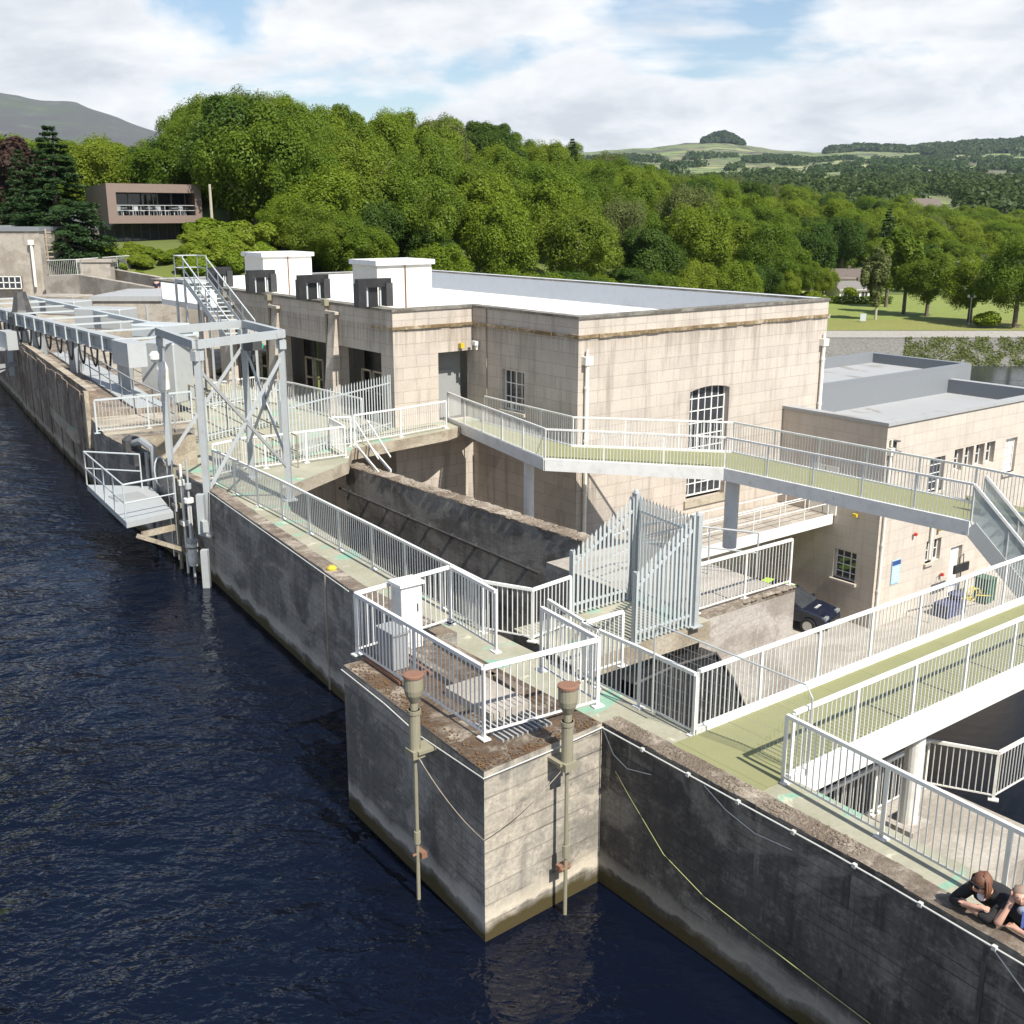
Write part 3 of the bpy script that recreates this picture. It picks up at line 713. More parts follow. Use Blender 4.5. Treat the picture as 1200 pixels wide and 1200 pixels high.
def window(par, p0, d, s0, s1, za, zb, nx, ny, rec=.22, m='white', g='glass', arch=0, bar=.035, sill=True, frame=.06):
    d = d.normalized(); inn = V((-d.y, d.x, 0)); o = p0+inn*rec
    def q(s, z): return V((o.x+d.x*s, o.y+d.y*s, z))
    t = MB()
    for s in (s0+frame/2, s1-frame/2): t.box(q(s, (za+zb)/2), frame, .06, zb-za, d)
    for z in (za+frame/2, zb-frame/2): t.box(q((s0+s1)/2, z), s1-s0-.002, .055, frame, d)
    for i in range(1, nx): t.box(q(s0+(s1-s0)*i/nx, (za+zb)/2), bar*(1.6 if i % 2 == 0 else 1), .04, zb-za-.02, d)
    for i in range(1, ny): t.box(q((s0+s1)/2, za+(zb-za)*i/ny), s1-s0-.02, .036, bar, d)
    f = t.build('window', M[m], par)
    t = MB(); t.quad(q(s0, za)+inn*.01, q(s1, za)+inn*.01, q(s1, zb)+inn*.01, q(s0, zb)+inn*.01); t.build('pane', M[g], f)
    t = MB(); t.quad(q(s0, za)+inn*.7, q(s1, za)+inn*.7, q(s1, zb)+inn*.7, q(s0, zb)+inn*.7)
    if sill:
        t = MB(); t.box(V((p0.x, p0.y, 0))+d*(s0+s1)/2+inn*(rec/2-.06)+UP*(za-.06), s1-s0+.2, rec+.12, .12, d); t.build('sill', M['stone2'], f)
    return f
def sof(p, p0, d): return (V((p[0]-p0.x, p[1]-p0.y, 0))).dot(d)

# ================================================================ main power station
ZT = 4.67; ZR = 3.55; ZB = -8.8
ms = thing('power_station', at(Aq, ZB), 'large cream block power station with flat white roof and tall barred window', 'building')
LEN = 14.55; LB = 33.0
# right facade (sunlit), from A towards R.  Inside is on the left of travel.
wx = [W(811, 470, Aq, AR), W(852, 470, Aq, AR)]; s0w, s1w = sof(wx[0], Aq, R), sof(wx[1], Aq, R)
zt_, zb_ = W(833, 452, Aq, AR).z, W(828, 583, Aq, AR).z
t = MB(); wallmesh(t, Aq, R, LEN-.4, ZB, ZT-.10, [(s0w-.12, s1w+.12, zb_, zt_)])
t.build('right_wall', M['stone'], ms)
# arch filler in the head of the tall window
t = MB(); d = R; ww = s1w-s0w+.24; inn = L*.4; c0 = Aq+R*(s0w-.12)
for sd_ in (0, 1):
    for i in range(8):
        u0, u1 = i/16+.5*sd_, (i+1)/16+.5*sd_
        h0, h1 = .15*(2*u0-1)**2, .15*(2*u1-1)**2
        a, b = c0+R*ww*u0, c0+R*ww*u1
        vs = [at(a, zt_-h0), at(b, zt_-h1), at(b, zt_+.001), at(a, zt_+.001)]
        t._add([v+L*.001 for v in vs]+[v+inn for v in vs], [(0, 1, 2, 3), (7, 6, 5, 4), (0, 4, 5, 1)])
t.build('window_arch', M['stone'], ms)
window(ms, Aq, R, s0w-.12, s1w+.12, zb_+.14, zt_, 6, 9, rec=.28, bar=.04, sill=False)
t = MB(); t.box(Aq+R*(s0w+s1w)/2-L*.02+UP*(zb_-.10), s1w-s0w+.5, .14, .30, R); t.build('window_sill', M['slab'], ms)
# far right end wall, seen edge on, back walls
t = MB(); wallmesh(t, RE, L, LB, ZB, ZT-.1, []); t.build('back_wall', M['stone'], ms)
# A-B facade (travel B -> A so that the inside is on the left)
wb = [W(588, 450, Aq, AL), W(614, 450, Aq, AL)]; sb = (Bq-Aq).length; sa0, sa1 = sof(wb[0], Bq, -L), sof(wb[1], Bq, -L)
zt2, zb2 = W(600, 434, Aq, AL).z, W(600, 482, Aq, AL).z
t = MB(); wallmesh(t, Bq, -L, sb-.4, ZB, ZT-.1, [(sa0, sa1, zb2, zt2)]); t.build('front_wall', M['stone'], ms)
window(ms, Bq, -L, sa0, sa1, zb2, zt2, 4, 3, rec=.2)
# C-B facade with the dark doorway (travel C -> B)
sc = (Bq-Cq).length; sd0, sd1 = sof(W(514, 450, Cq, AR), Cq, R), sc-.02
zt3 = W(530, 412, Cq, AR).z
t = MB(); wallmesh(t, Cq, R, sc, ZB, ZT-.1, [(sd0, sd1, 0.0, zt3)], th=.4); t.build('side_wall', M['stone'], ms)
t = MB(); a, b = Cq+R*sd0+L*.9, Cq+R*sd1+L*.9; t.quad(at(a, 0), at(b, 0), at(b, zt3), at(a, zt3)); t.quad(at(Cq+R*sd0+L*.4, 0), at(a, 0), at(a, zt3), at(Cq+R*sd0+L*.4, zt3))
t.box(at((a+b)/2+L*-.04, 1.0), .95, .05, 2.0, R); t.build('door', M['midgrey'], ms)
# long facade (travel D -> C) with tall machine bay openings
LF = (Dq-Cq).length
def sl(px, py=430): return sof(W(px, py, Cq, AL), Dq, -L)
zl = W(420, 409, Cq, AL).z
bays = [(sl(272), sl(316)), (sl(331), sl(384)), (sl(397), sl(447))]
holes = [(a, b, -1.2 if i else -1.2, zl) for i, (a, b) in enumerate(bays)]
t = MB(); wallmesh(t, Dq, -L, LF-.4, ZB, ZT-.1, holes, th=.5); t.build('long_wall', M['stone'], ms)
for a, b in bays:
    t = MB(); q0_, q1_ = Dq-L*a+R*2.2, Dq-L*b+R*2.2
    t.box(at((q0_+q1_)/2, .6), (b-a)+1.0, .08, 4.4, L); bk = t.build('bay_back', M['darksteel'], ms)  # near-black back, the shade inside the bay put into the colour
    t = MB(); u = a+(b-a)*.80
    t.box(at(Dq-L*(b-.55)+R*1.9, .8), 1.0, .06, 3.6, L); t.build('shutter', M['blacksteel'], bk)
    for k in (0, 1):
        q = Dq-L*(a+(b-a)*.22+k*.95)+R*.9; t = MB()
        for e in (-.36, .36): t.box(at(q-L*e, .9), .07, .07, 1.9, L)
        for z in (0, .95, 1.85): t.box(at(q, z), .78, .07, .07, L)
        t.build('door_frame', M['slab'], bk)
for px, ztop in ((393, 368), (326, 361), (274, 357), (243, 350)):
    s = sl(px, 400); q = Dq-L*s; z = W(px, ztop, Cq, AL).z; t = MB()
    a, b = q+L*.3, q-L*.3
    vs = []
    for e in (a, b):
        vs += [at(e-R*.10, z), at(e+R*.02, z), at(e-R*.62, -.6), at(e+R*.02, -.6)]
    t._add(vs, [(0, 1, 3, 2), (4, 6, 7, 5), (0, 4, 5, 1), (0, 2, 6, 4), (2, 3, 7, 6)]); 
    t.box(at(q-R*.08, z+.06), .95, .3, .12, L); t.build('buttress', M['stone'], ms)
    t = MB(); e = q+L*.5-R*.12; t.tube(at(e, -.5), at(e, z+.3), .07, 8); t.box(at(e, z+.45), .34, .28, .26, L); t.build('rainwater_pipe', M['olive'], ms)
# roof, parapet coping, string course
outer = [Aq, RE, RE+L*LB, Dq+R*((RE+L*LB)-Dq).dot(R), Dq, Cq, Bq]
poly = [Aq, RE, RE+L*LB, V((0, 0, 0)), Dq+L*0, Cq, Bq]
endp = RE+L*LB; backl = endp-R*((endp-Dq).dot(R)-.0)
poly = [Aq, RE, endp, backl, Dq, Cq, Bq]
ip = [Aq+(R+L)*.42, RE+(L-R)*.42, endp-(L+R)*.42, backl+(R-L)*.42, Dq+(R-L)*0+R*.52, Cq+(R+L)*.52, Bq+(R+L)*.42]
t = MB(); t.prism(ip, ZR-.3, ZR); t.build('roof', M['whiteroof'], ms)
def ring(t, po, pin, z0, z1, skip=()):
    n = len(po)
    for i in range(n):
        if i in skip: continue
        a, b, c, d = po[i], po[(i+1) % n], pin[(i+1) % n], pin[i]
        t.prism([a, b, c, d], z0, z1)
oc = [Aq-(R+L)*.06, RE+(R-L)*.06, endp+(L+R)*.06, backl+(L-R)*.06, Dq+(L-R)*.0-R*.06, Cq-(R+L)*.06, Bq-(R+L)*.06]
icp = [Aq+(R+L)*.44, RE+(L-R)*.44, endp-(L+R)*.44, backl+(R-L)*.44, Dq+R*.55, Cq+(R+L)*.55, Bq+(R+L)*.44]
t = MB(); ring(t, oc, icp, ZT-.098, ZT); t.build('coping', [M['coping']], ms)
t = MB()   # pale lining of the parapet inside faces
for a, b in ((1, 2), (2, 3)):
    q, w_ = ip[a], ip[b]; t.quad(at(q, ZR), at(w_, ZR), at(w_, ZT+.004), at(q, ZT+.004))
    dd = (w_-q).normalized(); o_ = V((dd.y, -dd.x, 0)); t.quad(at(q, ZT+.004), at(w_, ZT+.004), at(w_+o_*.5, ZT+.004), at(q+o_*.5, ZT+.004))
t.build('parapet_lining', M['greyfelt'], ms)
zs_ = 3.93
t = MB(); 
for a, b, n_ in ((Aq, RE, -L), (Bq, Aq, -R), (Cq, Bq, -L), (Cq+L*1.5, Cq, -R)):
    dd = (b-a).normalized()
    k = int((b-a).length/.5)
    for i in range(k):
        e0, e1 = a.lerp(b, i/k), a.lerp(b, (i+1)/k); h = random.uniform(.05, .09); o = random.uniform(.05, .10)
        t.prism([e0-dd*.05, e1+dd*.05, e1+n_*o+dd*.05, e0+n_*o-dd*.05], zs_-h, zs_+.05+random.uniform(0, .02))
t.build('string_course', M['string'], ms)
# rain pipes on the sunlit face
for px, pt, pb in ((688, 418, 640), (965, 397, 478)):
    q = W(px, pt+15, Aq-L*.12, AR); zt0 = W(px, pt, Aq-L*.12, AR).z; t = MB()
    t.tube(at(q, ZB), at(q, zt0-.3), .075, 12); t.box(at(q, zt0-.15), .36, .26, .30, R); t.tube(at(q, zt0), at(q, zt0+.25), .05, 8)
    for z in range(-8, 3, 2): t.tube(at(q, z), at(q, z+.09), .10, 12)
    t.build('rainwater_pipe', M['whitebox'], ms)
q = Bq-L*1.0-R*.03; t = MB(); t.tube(at(q, -.5), at(q, ZT), .022, 6); t.build('thin_pipe', M['slab'], ms)
q = W(541, 405, Cq-L*.12, AR); t = MB(); t.box(q, .18, .16, .2, R); t.build('wall_lamp', M['yellow'], ms)
q = W(556, 402, Bq-R*.2, AL); t = MB(); t.box(q, .16, .3, .16, R); t.box(q-UP*.18+R*.1, .1, .1, .2, R); t.build('camera_unit', M['white'], ms)
# roof boxes
def roofbox(px0, px1, pyb, pyt, Y, depth, label):
    a = D(px0, pyb, Y); wdt = (D(px1, pyb, Y)-a).length*.98; z1 = zat(a, pyt); a = at(a, ZR)
    return a, wdt, z1
for (pc, ws, dl, y0, pt, lab) in (((456, 352), 2.65, 2.0, 46.6, 306, 'near'), ((322, 337), 2.7, 2.2, 57.5, 297, 'far')):
    a = D(pc[0]-0, pc[1], y0); a = at(a, ZR); z1 = zat(a, pt)+.05
    t = MB(); c = a+L*dl/2+R*ws/2*.0; cc = a+R*.55+L*.6
    t.box(at(cc, (ZR+z1-.2)/2), ws, dl, z1-.2-ZR, R); hb = t.build('roof_house', M['whitebox'], ms)
    t = MB(); t.box(at(cc, z1-.10), ws+.22, dl+.22, .20, R); t.build('lid', M['whiteroof'], hb)
    t = MB(); t.tube(at(cc-L*(dl/2+.05)-R*ws*.0, ZR), at(cc-L*(dl/2+.05), z1-.2), .028, 8); t.build('pipe', M['rust'], hb)
# white upstand blocks between the boxes
for (px, Y, wd_) in ((385, 54.5, 3.0), (283, 64.5, 2.8)):
    a = D(px, 335, Y); t = MB(); t.box(at(a, ZR+.62), wd_, .4, 1.28, R); t.build('upstand', M['whiteroof'], ms)
# dark stop log frames on the parapet
for px, yb, w_, h_ in ((443, 353, 1.5, 1.12), (372, 345, 1.4, 1.05), (311, 337, 1.35, 1.05), (262, 331, 1.2, 1.0)):
    q = W(px, yb, Cq+R*.25, AL); q = at(q, ZT)-R*.2; rt_ = thing('lifting_frame', q, {443: 'black steel lifting frame on the roof edge in front of the nearest white roof box', 372: 'black steel lifting frame on the roof edge between the two white roof boxes', 311: 'black steel lifting frame in front of the farther white roof box', 262: 'farthest small black steel lifting frame beside the tall stair'}[px], 'frame')
    ax = R
    t = MB()
    t.box(up(q, h_-.17)+ax*w_*.0, w_, .3, .34, ax); t.build('top_beam', M['blacksteel'], rt_)
    for k, mm in ((-1, 'blacksteel'), (1, 'darksteel')):
        t = MB(); t.box(up(q, h_/2-.08)+ax*k*(w_/2-.12), .30, .42, h_-.2, ax); t.build('upright', M[mm], rt_)
    for k in (-.3, .3):
        t = MB(); t.box(up(q, h_/2-.12)+ax*k, .07, .08, h_-.3, ax); t.build('guide', M['galvpale'], rt_)
    t = MB(); t.box(up(q, h_/2-.15)+ax*.0+L*.05, .42, .06, h_-.3, ax); t.build('gate_leaf', M['blacksteel'], rt_)

# ================================================================ annex on the right
G0 = Aq+R*11.9; Fq = G0-L*5.25; 
F0 = W(1041, 498, G0, AL); zF = F0.z; Fq = at(F0, 0); ZG = W(1013, 735, G0, AL).z
AXL = (Fq-G0).length; AXR = 13.3
an = thing('annex_building', at(Fq, ZG), 'two storey cream annex with blue grey flat roof and a blue notice on its wall', 'building')
def sa(px, py): p = W(px, py, Fq, AR); return sof(p, Fq, R), p.z
win = []
def hole(x0, y0, x1, y1): 
    ym = (y0+y1)/2; xm = (x0+x1)/2; return [sa(x0, ym)[0], sa(x1, ym)[0], sa(xm, y1)[1], sa(xm, y0)[1]]
w1 = hole(1089, 534, 1106, 575); w1[3] = sa(1089, 538)[1]
quad_ = []
for k in range(4):
    a = hole(1118+k*12.6, 526-k*2.6, 1127.5+k*12.6, 553-k*4.0); quad_.append(a)
zq1 = sum(a[3] for a in quad_)/4; zq0 = sum(a[2] for a in quad_)/4
for a in quad_: a[3] = zq1; a[2] = zq0
tall = hole(1177, 514, 1190, 553)
lowA = hole(1085, 634, 1092, 659); lowB = hole(1094, 630, 1102, 656); lowB[2] = lowA[2]; lowB[3] = lowA[3]
dr_ = hole(1112, 641, 1125, 690); dr_[2] = ZG+.05
allh = [w1]+quad_+[tall, lowA, lowB, dr_]
t = MB(); wallmesh(t, Fq, R, AXR-.35, ZG-.3, zF-.05, [tuple(h) for h in allh], th=.35); t.build('right_wall', M['stone2'], an)
window(an, Fq, R, *w1, 2, 4, rec=.2); 
for a in quad_: window(an, Fq, R, *a, 1, 2, rec=.26, sill=False)
window(an, Fq, R, *tall, 2, 4, rec=.16, g='glasscurt')
window(an, Fq, R, *lowA, 1, 2, rec=.2); window(an, Fq, R, *lowB, 1, 2, rec=.2, sill=False)
t = MB(); t.box(at(Fq, 0)+R*(dr_[0]+dr_[1])/2+L*.2+UP*(dr_[2]+dr_[3])/2, dr_[1]-dr_[0], .06, dr_[3]-dr_[2], R); dd_ = t.build('door', M['white'], an)
t = MB(); t.box(at(Fq, 0)+R*(dr_[0]+.12)+L*.15+UP*(dr_[2]+1.05), .04, .05, .14, R); t.build('handle', M['darksteel'], dd_)
# shaded wall (travel G0 -> F)
def sg(px, py): p = W(px, py, G0, AL); return sof(p, G0, -L), p.z
a0_, z1_ = sg(978, 642); a1_, z0_ = sg(1001, 684); d0_, dz1 = sg(954, 528); d1_, dz0 = sg(984, 560)
PZ = W(975, 603, G0, AL).z
t = MB(); wallmesh(t, G0, -L, AXL-.35, ZG-.3, zF-.05, [(a0_, a1_, z0_, z1_)], th=.35); t.build('shaded_wall', M['stone2'], an)
window(an, G0, -L, a0_, a1_, z0_, z1_, 3, 4, rec=.2)
t = MB()
for k in (0, 1): t.box(at(G0, 0)-L*(d0_+(d1_-d0_)*(.25+.5*k))-R*.03+UP*(PZ+1.05), (d1_-d0_)/2-.05, .06, 2.1, L)
t.build('door', M['whitebox'], an)
t = MB(); B1 = G0+R*AXR; E1 = Fq+R*AXR
t.prism([Fq+(R+L)*.3, E1+(L-R)*.3, B1-R*.3, G0+R*.3], zF-.75, zF-.6); t.build('roof', M['greyroof'], an)
t = MB()
pts_o = [Fq-(R+L)*.08, E1+(R-L)*.08, B1+R*.08, G0-R*.08]; pts_i = [Fq+(R+L)*.38, E1+(L-R)*.38, B1-R*.38, G0+R*.38]
for i in (0, 1, 3): t.prism([pts_o[i], pts_o[(i+1) % 4], pts_i[(i+1) % 4], pts_i[i]], zF-.05, zF+.08)
t.build('coping', M['greyroof'], an)
t = MB(); wallmesh(t, E1, L, AXL, ZG-.3, zF-.05, []); t.build('back_wall', M['stone2'], an)
t = MB(); q, w_ = E1-R*.44+L*.3, B1-R*.44; t.quad(at(q, zF-.6), at(w_, zF-.6), at(w_, zF+.07), at(q, zF+.07)); t.build('parapet_lining', M['greypar'], an)
# upper roof behind
zU = zF+.72; U0 = G0+L*.02; U1 = U0+R*14.9; U2 = U1+L*6; U3 = U0+L*6
t = MB(); t.prism([U0, U1, U2, U3], ZG, zU-.6); t.build('rear_block', M['stone2'], an)
t = MB(); q0_, q1_ = U0-L*.004, U1-L*.004+R*0
t.quad(at(q0_-L*.01, zF-.6), at(q1_-L*.01, zF-.6), at(q1_-L*.01, zU-.1), at(q0_-L*.01, zU-.1)); t.build('rear_fascia', M['greypar'], an)
t = MB(); q_ = [U0, U1, U2, U3]; qi = [U0+(R+L)*.35, U1+(L-R)*.35, U2-(L+R)*.35, U3+(R-L)*.35]
for i in range(4): t.prism([q_[i], q_[(i+1) % 4], qi[(i+1) % 4], qi[i]], zU-.598, zU)
t.build('rear_parapet', M['greypar'], an)
t = MB(); t.prism(qi, zU-.6, zU-.52); t.build('rear_roof', M['greyroof'], an)
# pipes, sign, alarms
q = W(1034, 640, Fq-L*.1, AR); q = at(q, 0)-R*0; t = MB(); t.tube(at(q, ZG), at(q, zF-1.2), .055, 10)
for z in (-7, -5, -3): t.tube(at(q, z), at(q, z+.1), .08, 10)
t.box(at(q, zF-1.1), .26, .2, .3, R); t.tube(at(q, zF-.9), at(q, zF-.6), .04, 8); t.build('rainwater_pipe', M['whitebox'], an)
q = W(1091, 635, Fq-L*.1, AR); t = MB(); t.tube(at(q, lowA[2]+.2), at(q, -2.6), .06, 8); t.build('soil_pipe', M['whitebox'], an)
c = W(1049.5, 670, Fq-L*.03, AR); sw = .60; shh = 1.05
sg_ = thing('notice_board', c-UP*shh/2, 'pale blue notice board with dark heading on the sunlit annex wall', 'sign')
t = MB(); t.box(c, sw, .03, shh, R); t.build('panel', M['bluelt'], sg_)
t = MB(); t.box(c+UP*(shh/2-.12)-L*.018, sw-.02, .008, .2, R); t.build('heading', M['bluedk'], sg_)
t = MB()
for i in range(6): t.box(c+UP*(shh/2-.34-i*.115)-L*.018-R*.0, sw*(.8 if i % 2 else .7), .006, .03, R)
t.build('text_line', M['white'], sg_)
for px, py, mm, lab in ((1072, 626, 'red', 'small red alarm bell high on the annex wall'), (1103, 673, 'red', 'red hose valve low on the annex wall near the white door')):
    c = W(px, py, Fq-L*.08, AR); t = MB(); t.tube(c, c-L*.10, .075, 12); o = t.build('alarm_bell' if py < 650 else 'hose_valve', M[mm]); tag(o, lab, 'alarm' if py < 650 else 'valve')
c = W(1102, 620, Fq-L*.12, AR); t = MB(); t.box(c, .18, .14, .13, R); o = t.build('wall_lamp', M['yellow']); tag(o, 'yellow floodlight on the sunlit annex wall above the double window', 'lamp')
c = W(1002, 604, G0-R*.12, AL); t = MB(); t.box(c, .14, .2, .13, R); o = t.build('wall_lamp', M['yellow']); tag(o, 'yellow floodlight on the shaded annex wall above the barred window', 'lamp')
c = W(1049, 523, Fq-L*.15, AR); t = MB(); t.tube(c-UP*.25, c+UP*.2, .06, 8); t.box(c+UP*.22, .3, .3, .04, R); t.box(c-UP*.2-L*.1, .26, .26, .04, R); t.build('wall_fixture', M['darksteel'], an)
c = P(1050, 0+468, zF-.6)-L*0; t = MB(); t.tube(c, c+UP*.85, .035, 6); t.tube(c+UP*.5-R*.15, c+UP*.5+R*.15, .02, 6); o = t.build('vent_pipe', M['darksteel'], an)
# bins and things at the annex foot
gz = ZG
q = Fq+R*6.9-L*1.1; t = MB(); t.box(at(q, gz+.62), .62, .7, 1.0, R); t.box(at(q, gz+1.16), .68, .76, .09, R); b_ = t.build('wheelie_bin', M['green']); tag(b_, 'green wheeled bin at the foot of the annex below the stair', 'bin')
t = MB(); q = Fq+R*4.3-L*1.0; t.box(at(q, gz+.3), 1.5, .7, .6, R); t.lathe(at(q+R*.4, gz+.7), [(.3, 0), (.32, .15), (.1, .3)], 9); o = t.build('covered_pallet', M['tarp']); tag(o, 'blue sheeted pallet by the white annex door', 'pallet')
t = MB(); q = at(Fq+R*5.5-L*1.5, gz+.75)
t.path([q+R*.35*math.cos(a*.7)+UP*.3*math.sin(a*.7)+L*.02*a for a in range(18)], .035, 6); t.path([q-R*.5, q-R*1.2+UP*.1], .03, 6); t.path([q, q+R*1.2-UP*.3], .03, 6)
o = t.build('coiled_hose', M['yellow']); tag(o, 'yellow hose coiled at the foot of the annex', 'hose')
t = MB(); q = at(Fq+R*4.9-L*1.0, gz+2.0); t.box(q, 1.15, .08, .38, R); t.path([q-R*.2+UP*.19, q-R*.2+UP*.5, q+R*.1+UP*.62, q+R*.15+UP*.19], .02, 5); t.tube(q-UP*2, q, .03, 6); o = t.build('black_box', M['blacksteel']); tag(o, 'black box on a thin post in front of the annex wall', 'box')
t = MB(); q = at(Fq+R*2.6-L*1.1, gz); t.path([q, q+UP*1.5, q+R*2.0+UP*1.35, q+R*2.0], .03, 6); o = t.build('handrail', M['bluedk']); tag(o, 'dark thin handrail beside the white annex door', 'handrail')

# ================================================================ yard, access platform on the annex side
t = MB(); ya = P(868, 812, ZG); t.prism([ya-R*9-L*2, ya+R*40-L*2, ya+R*40+L*24, ya-R*9+L*24], ZG-1.5, ZG, 0, 1)
yd = t.build('yard', [M['basin'], M['floorc']]); tag(yd, kind='structure')
pf = W(975, 603, G0, AL); PZ = pf.z; pw = (Aq-L*.4-at(pf, 0)).dot(-L)
pl = thing('access_platform', at(pf, PZ-.4), 'white edged concrete walkway along the foot of the power station wall', 'platform')
e0 = at(pf, 0)-R*.06; depth = abs((Aq-e0).dot(L))-.02; e1 = e0-R*11.3
t = MB(); t.prism([e1, e0, e0+L*depth, e1+L*depth], PZ-.40, PZ-.03, 0, 1); t.build('slab', [M['slab'], M['floorc']], pl)
t = MB(); t.beam(at(e1-L*.05, PZ-.17), at(e0-L*.05, PZ-.17), .1, .42); t.build('fascia', M['white'], pl)
rail([at(e1+L*.1, PZ), at(e0+L*.1-R*.1, PZ)], parent=pl, style='tube', h=1.0, step=1.5, rr=.026)
rail([at(e1+L*1.1, PZ), at(e0+L*1.1-R*.1, PZ)], parent=pl, style='tube', h=1.0, step=1.5, rr=.022)
# rounded galvanised handrail above the concrete block
hr = [P(792, 612, -.2)+UP*0, P(840, 596, .1), P(862, 600, .1), P(884, 612, .1), P(935, 628, .05)]
ha = K0+L*3.0+R*.2; pts = [ha+UP*1.05, ha+R*1.0+UP*1.2, ha+R*1.5+L*-.1+UP*1.15, ha+R*2.3-L*.9+UP*1.05, ha+R*3.0-L*1.8+UP*1.0]
hrt = thing('handrail', ha, 'thin galvanised handrail bending round the bridge column on the concrete block', 'handrail')
t = MB(); t.path(pts, .025, 8); t.build('top_rail', M['galv'], hrt); t = MB(); t.path([p-UP*.5 for p in pts], .02, 8); t.build('middle_rail', M['galv'], hrt)
for p in (pts[0], pts[1], pts[3], pts[4]):
    t = MB(); t.tube(at(p, -.1), p, .022, 8); t.build('post', M['galv'], hrt)

# ================================================================ raised walkway
N = [P(525, 492, 0), P(639, 541, 0), P(849, 552, 0), P(1137, 615, 0)]
F = [P(568, 497, 0), P(671, 525, 0), P(858, 532, 0), P(1140, 592, 0), P(1290, 628, 0)]
N = [at(q, .06) for q in N]; F = [at(q, .06) for q in F]
wk = thing('raised_walkway', N[1], 'white walkway with olive deck winding past the power station on round columns', 'walkway')
t = MB()
fan = [N[0], N[1], F[1], F[0]]; t.prism(fan, -.1, .05); t.prism([N[1], N[2], F[2], F[1]], -.1, .05); t.prism([N[2], N[3], F[3], F[2]], -.1, .05)
Nm = N[3].lerp(F[3], .82); Nx = Nm+(F[4]-F[3])*1.3; t.prism([Nm, Nx, Nx+V((.6, 1.6, 0)), F[3]+V((.2, 1.0, 0))], -.1, .049)
t.build('deck', M['bdeck'], wk)
t = MB()
for a, b in zip(N, N[1:]): t.beam(at(a, -.10), at(b, -.10), .14, .42)
t.build('side_beam', M['white'], wk)
t = MB()
for a, b in zip(F, F[1:]): t.beam(at(a, -.07), at(b, -.07), .12, .36)
t.build('side_beam', M['white'], wk)
rail(N, parent=wk, h=1.08, step=1.9, low=.05, plate=False, m='white')
rail(F, parent=wk, h=1.08, step=1.9, low=.05, plate=False, m='white')
for (px, py, r_, zb) in ((620, 552, .19, DEEP), (859, 560, .24, PZ-2.6)):
    seg = (N[0], N[1]) if px < 700 else (N[2], N[3]); 
    q = P(px, py, -.3); dn = (seg[1]-seg[0]).normalized(); q = at(seg[0]+dn*(q-seg[0]).dot(dn), 0)+V((-dn.y, dn.x, 0))*.35
    q = W(px, py, q, math.degrees(math.atan2(dn.x, dn.y)))
    zb = DEEP if px < 700 else -.12
    if px > 700: zb = zat(q, 641)
    t = MB(); t.tube(at(q, zb), at(q, -.3), r_, 20, cap=False); t.lathe(at(q, -.32), [(r_+.1, 0), (r_+.1, .03)], 20); t.build('column', M['white'], wk)
# stair with milky glazing
st_ = thing('glazed_stair', N[3], 'steel stair with milky glazed sides dropping from the raised walkway at the right edge', 'stair')
sA = N[3]; sB = P(1200, 690, -1.55); dS = (sB-sA); sE = sA+dS*3.2; hw = V((-dS.y, dS.x, 0)).normalized()*1.25
for k, off in ((0, V((0, 0, 0))), (1, hw)):
    t = MB(); t.beam(sA+off-UP*.12, sE+off-UP*.12, .1, .42); t.build('stringer', M['bluegrey'] if k else M['galv'], st_)
    t = MB(); t.beam(sA+off+UP*1.08, sE+off+UP*1.08, .07, .07); t.build('handrail', M['white'], st_)
    for i in range(5):
        a, b = sA.lerp(sE, i/5)+off, sA.lerp(sE, (i+1)/5)+off; t = MB(); t._add([a+UP*.1, b+UP*.1, b+UP*1.02, a+UP*1.02], [(0, 1, 2, 3)])
        e_ = hw.normalized()*.012; t._add([a+UP*.1+e_, b+UP*.1+e_, b+UP*1.02+e_, a+UP*1.02+e_], [(3, 2, 1, 0)]); t.build('glass_panel', M['milky'], st_)
        t = MB(); t.tube(a, a+UP*1.08, .03, 6); t.build('post', M['galv'], st_)
n = 22
t = MB()
for i in range(n):
    q = sA.lerp(sE, (i+.5)/n); t.box(q+hw/2-UP*.02, .28, hw.length-.1, .04, V((dS.x, dS.y, 0)))
t.build('treads', M['galv'], st_)
# ================================================================ gantry on the crest
gq = W(240, 608, O0+NL*.22, -33); gq = at(O1.lerp(O0, .02)+NL*.25, 0); ga = P(343, 572, 0)
ZG_ = 4.95
gT = [P(229, 404, ZG_), P(331, 391, ZG_), P(285, 379, ZG_), P(185, 388, ZG_)]
gn = thing('gantry_frame', at(gT[1], 0), 'pale grey four legged steel gantry with crossed braces standing over the crest', 'gantry')
t = MB()
for i in range(4): t.beam(gT[i], gT[(i+1) % 4], .18, .22)
t.build('top_frame', M['bluegrey'], gn)
feet = [at(gT[0], -.3), at(gT[1], 0), at(gT[2], 0), at(gT[3], 0)]
for i in range(4):
    t = MB(); q = gT[i]+(sum(gT, V((0, 0, 0)))/4-gT[i])*.03
    f = at(q, feet[i].z); d = (gT[(i+1) % 4]-gT[i]).normalized()
    t.beam(f, at(q, ZG_-.1), .17, .17)
    t.box(at(q, ZG_-.3), .3, .2, .26, d); t.box(up(f, .02), .4, .4, .04, d); t.build('leg', M['bluegrey'], gn)
def gp(i, z): return at(gT[i]+(sum(gT, V((0, 0, 0)))/4-gT[i])*.03, z)
for (i, z0_, j, z1_) in ((0, .9, 1, 4.3), (0, 4.3, 1, 1.0), (1, 1.2, 2, 4.3), (1, 4.3, 2, 1.2), (3, 1.2, 2, 4.3)):
    t = MB(); t.beam(gp(i, z0_), gp(j, z1_), .05, .09); t.build('brace', M['galv'] if (i, z0_) != (0, 4.3) else M['midgrey'], gn)
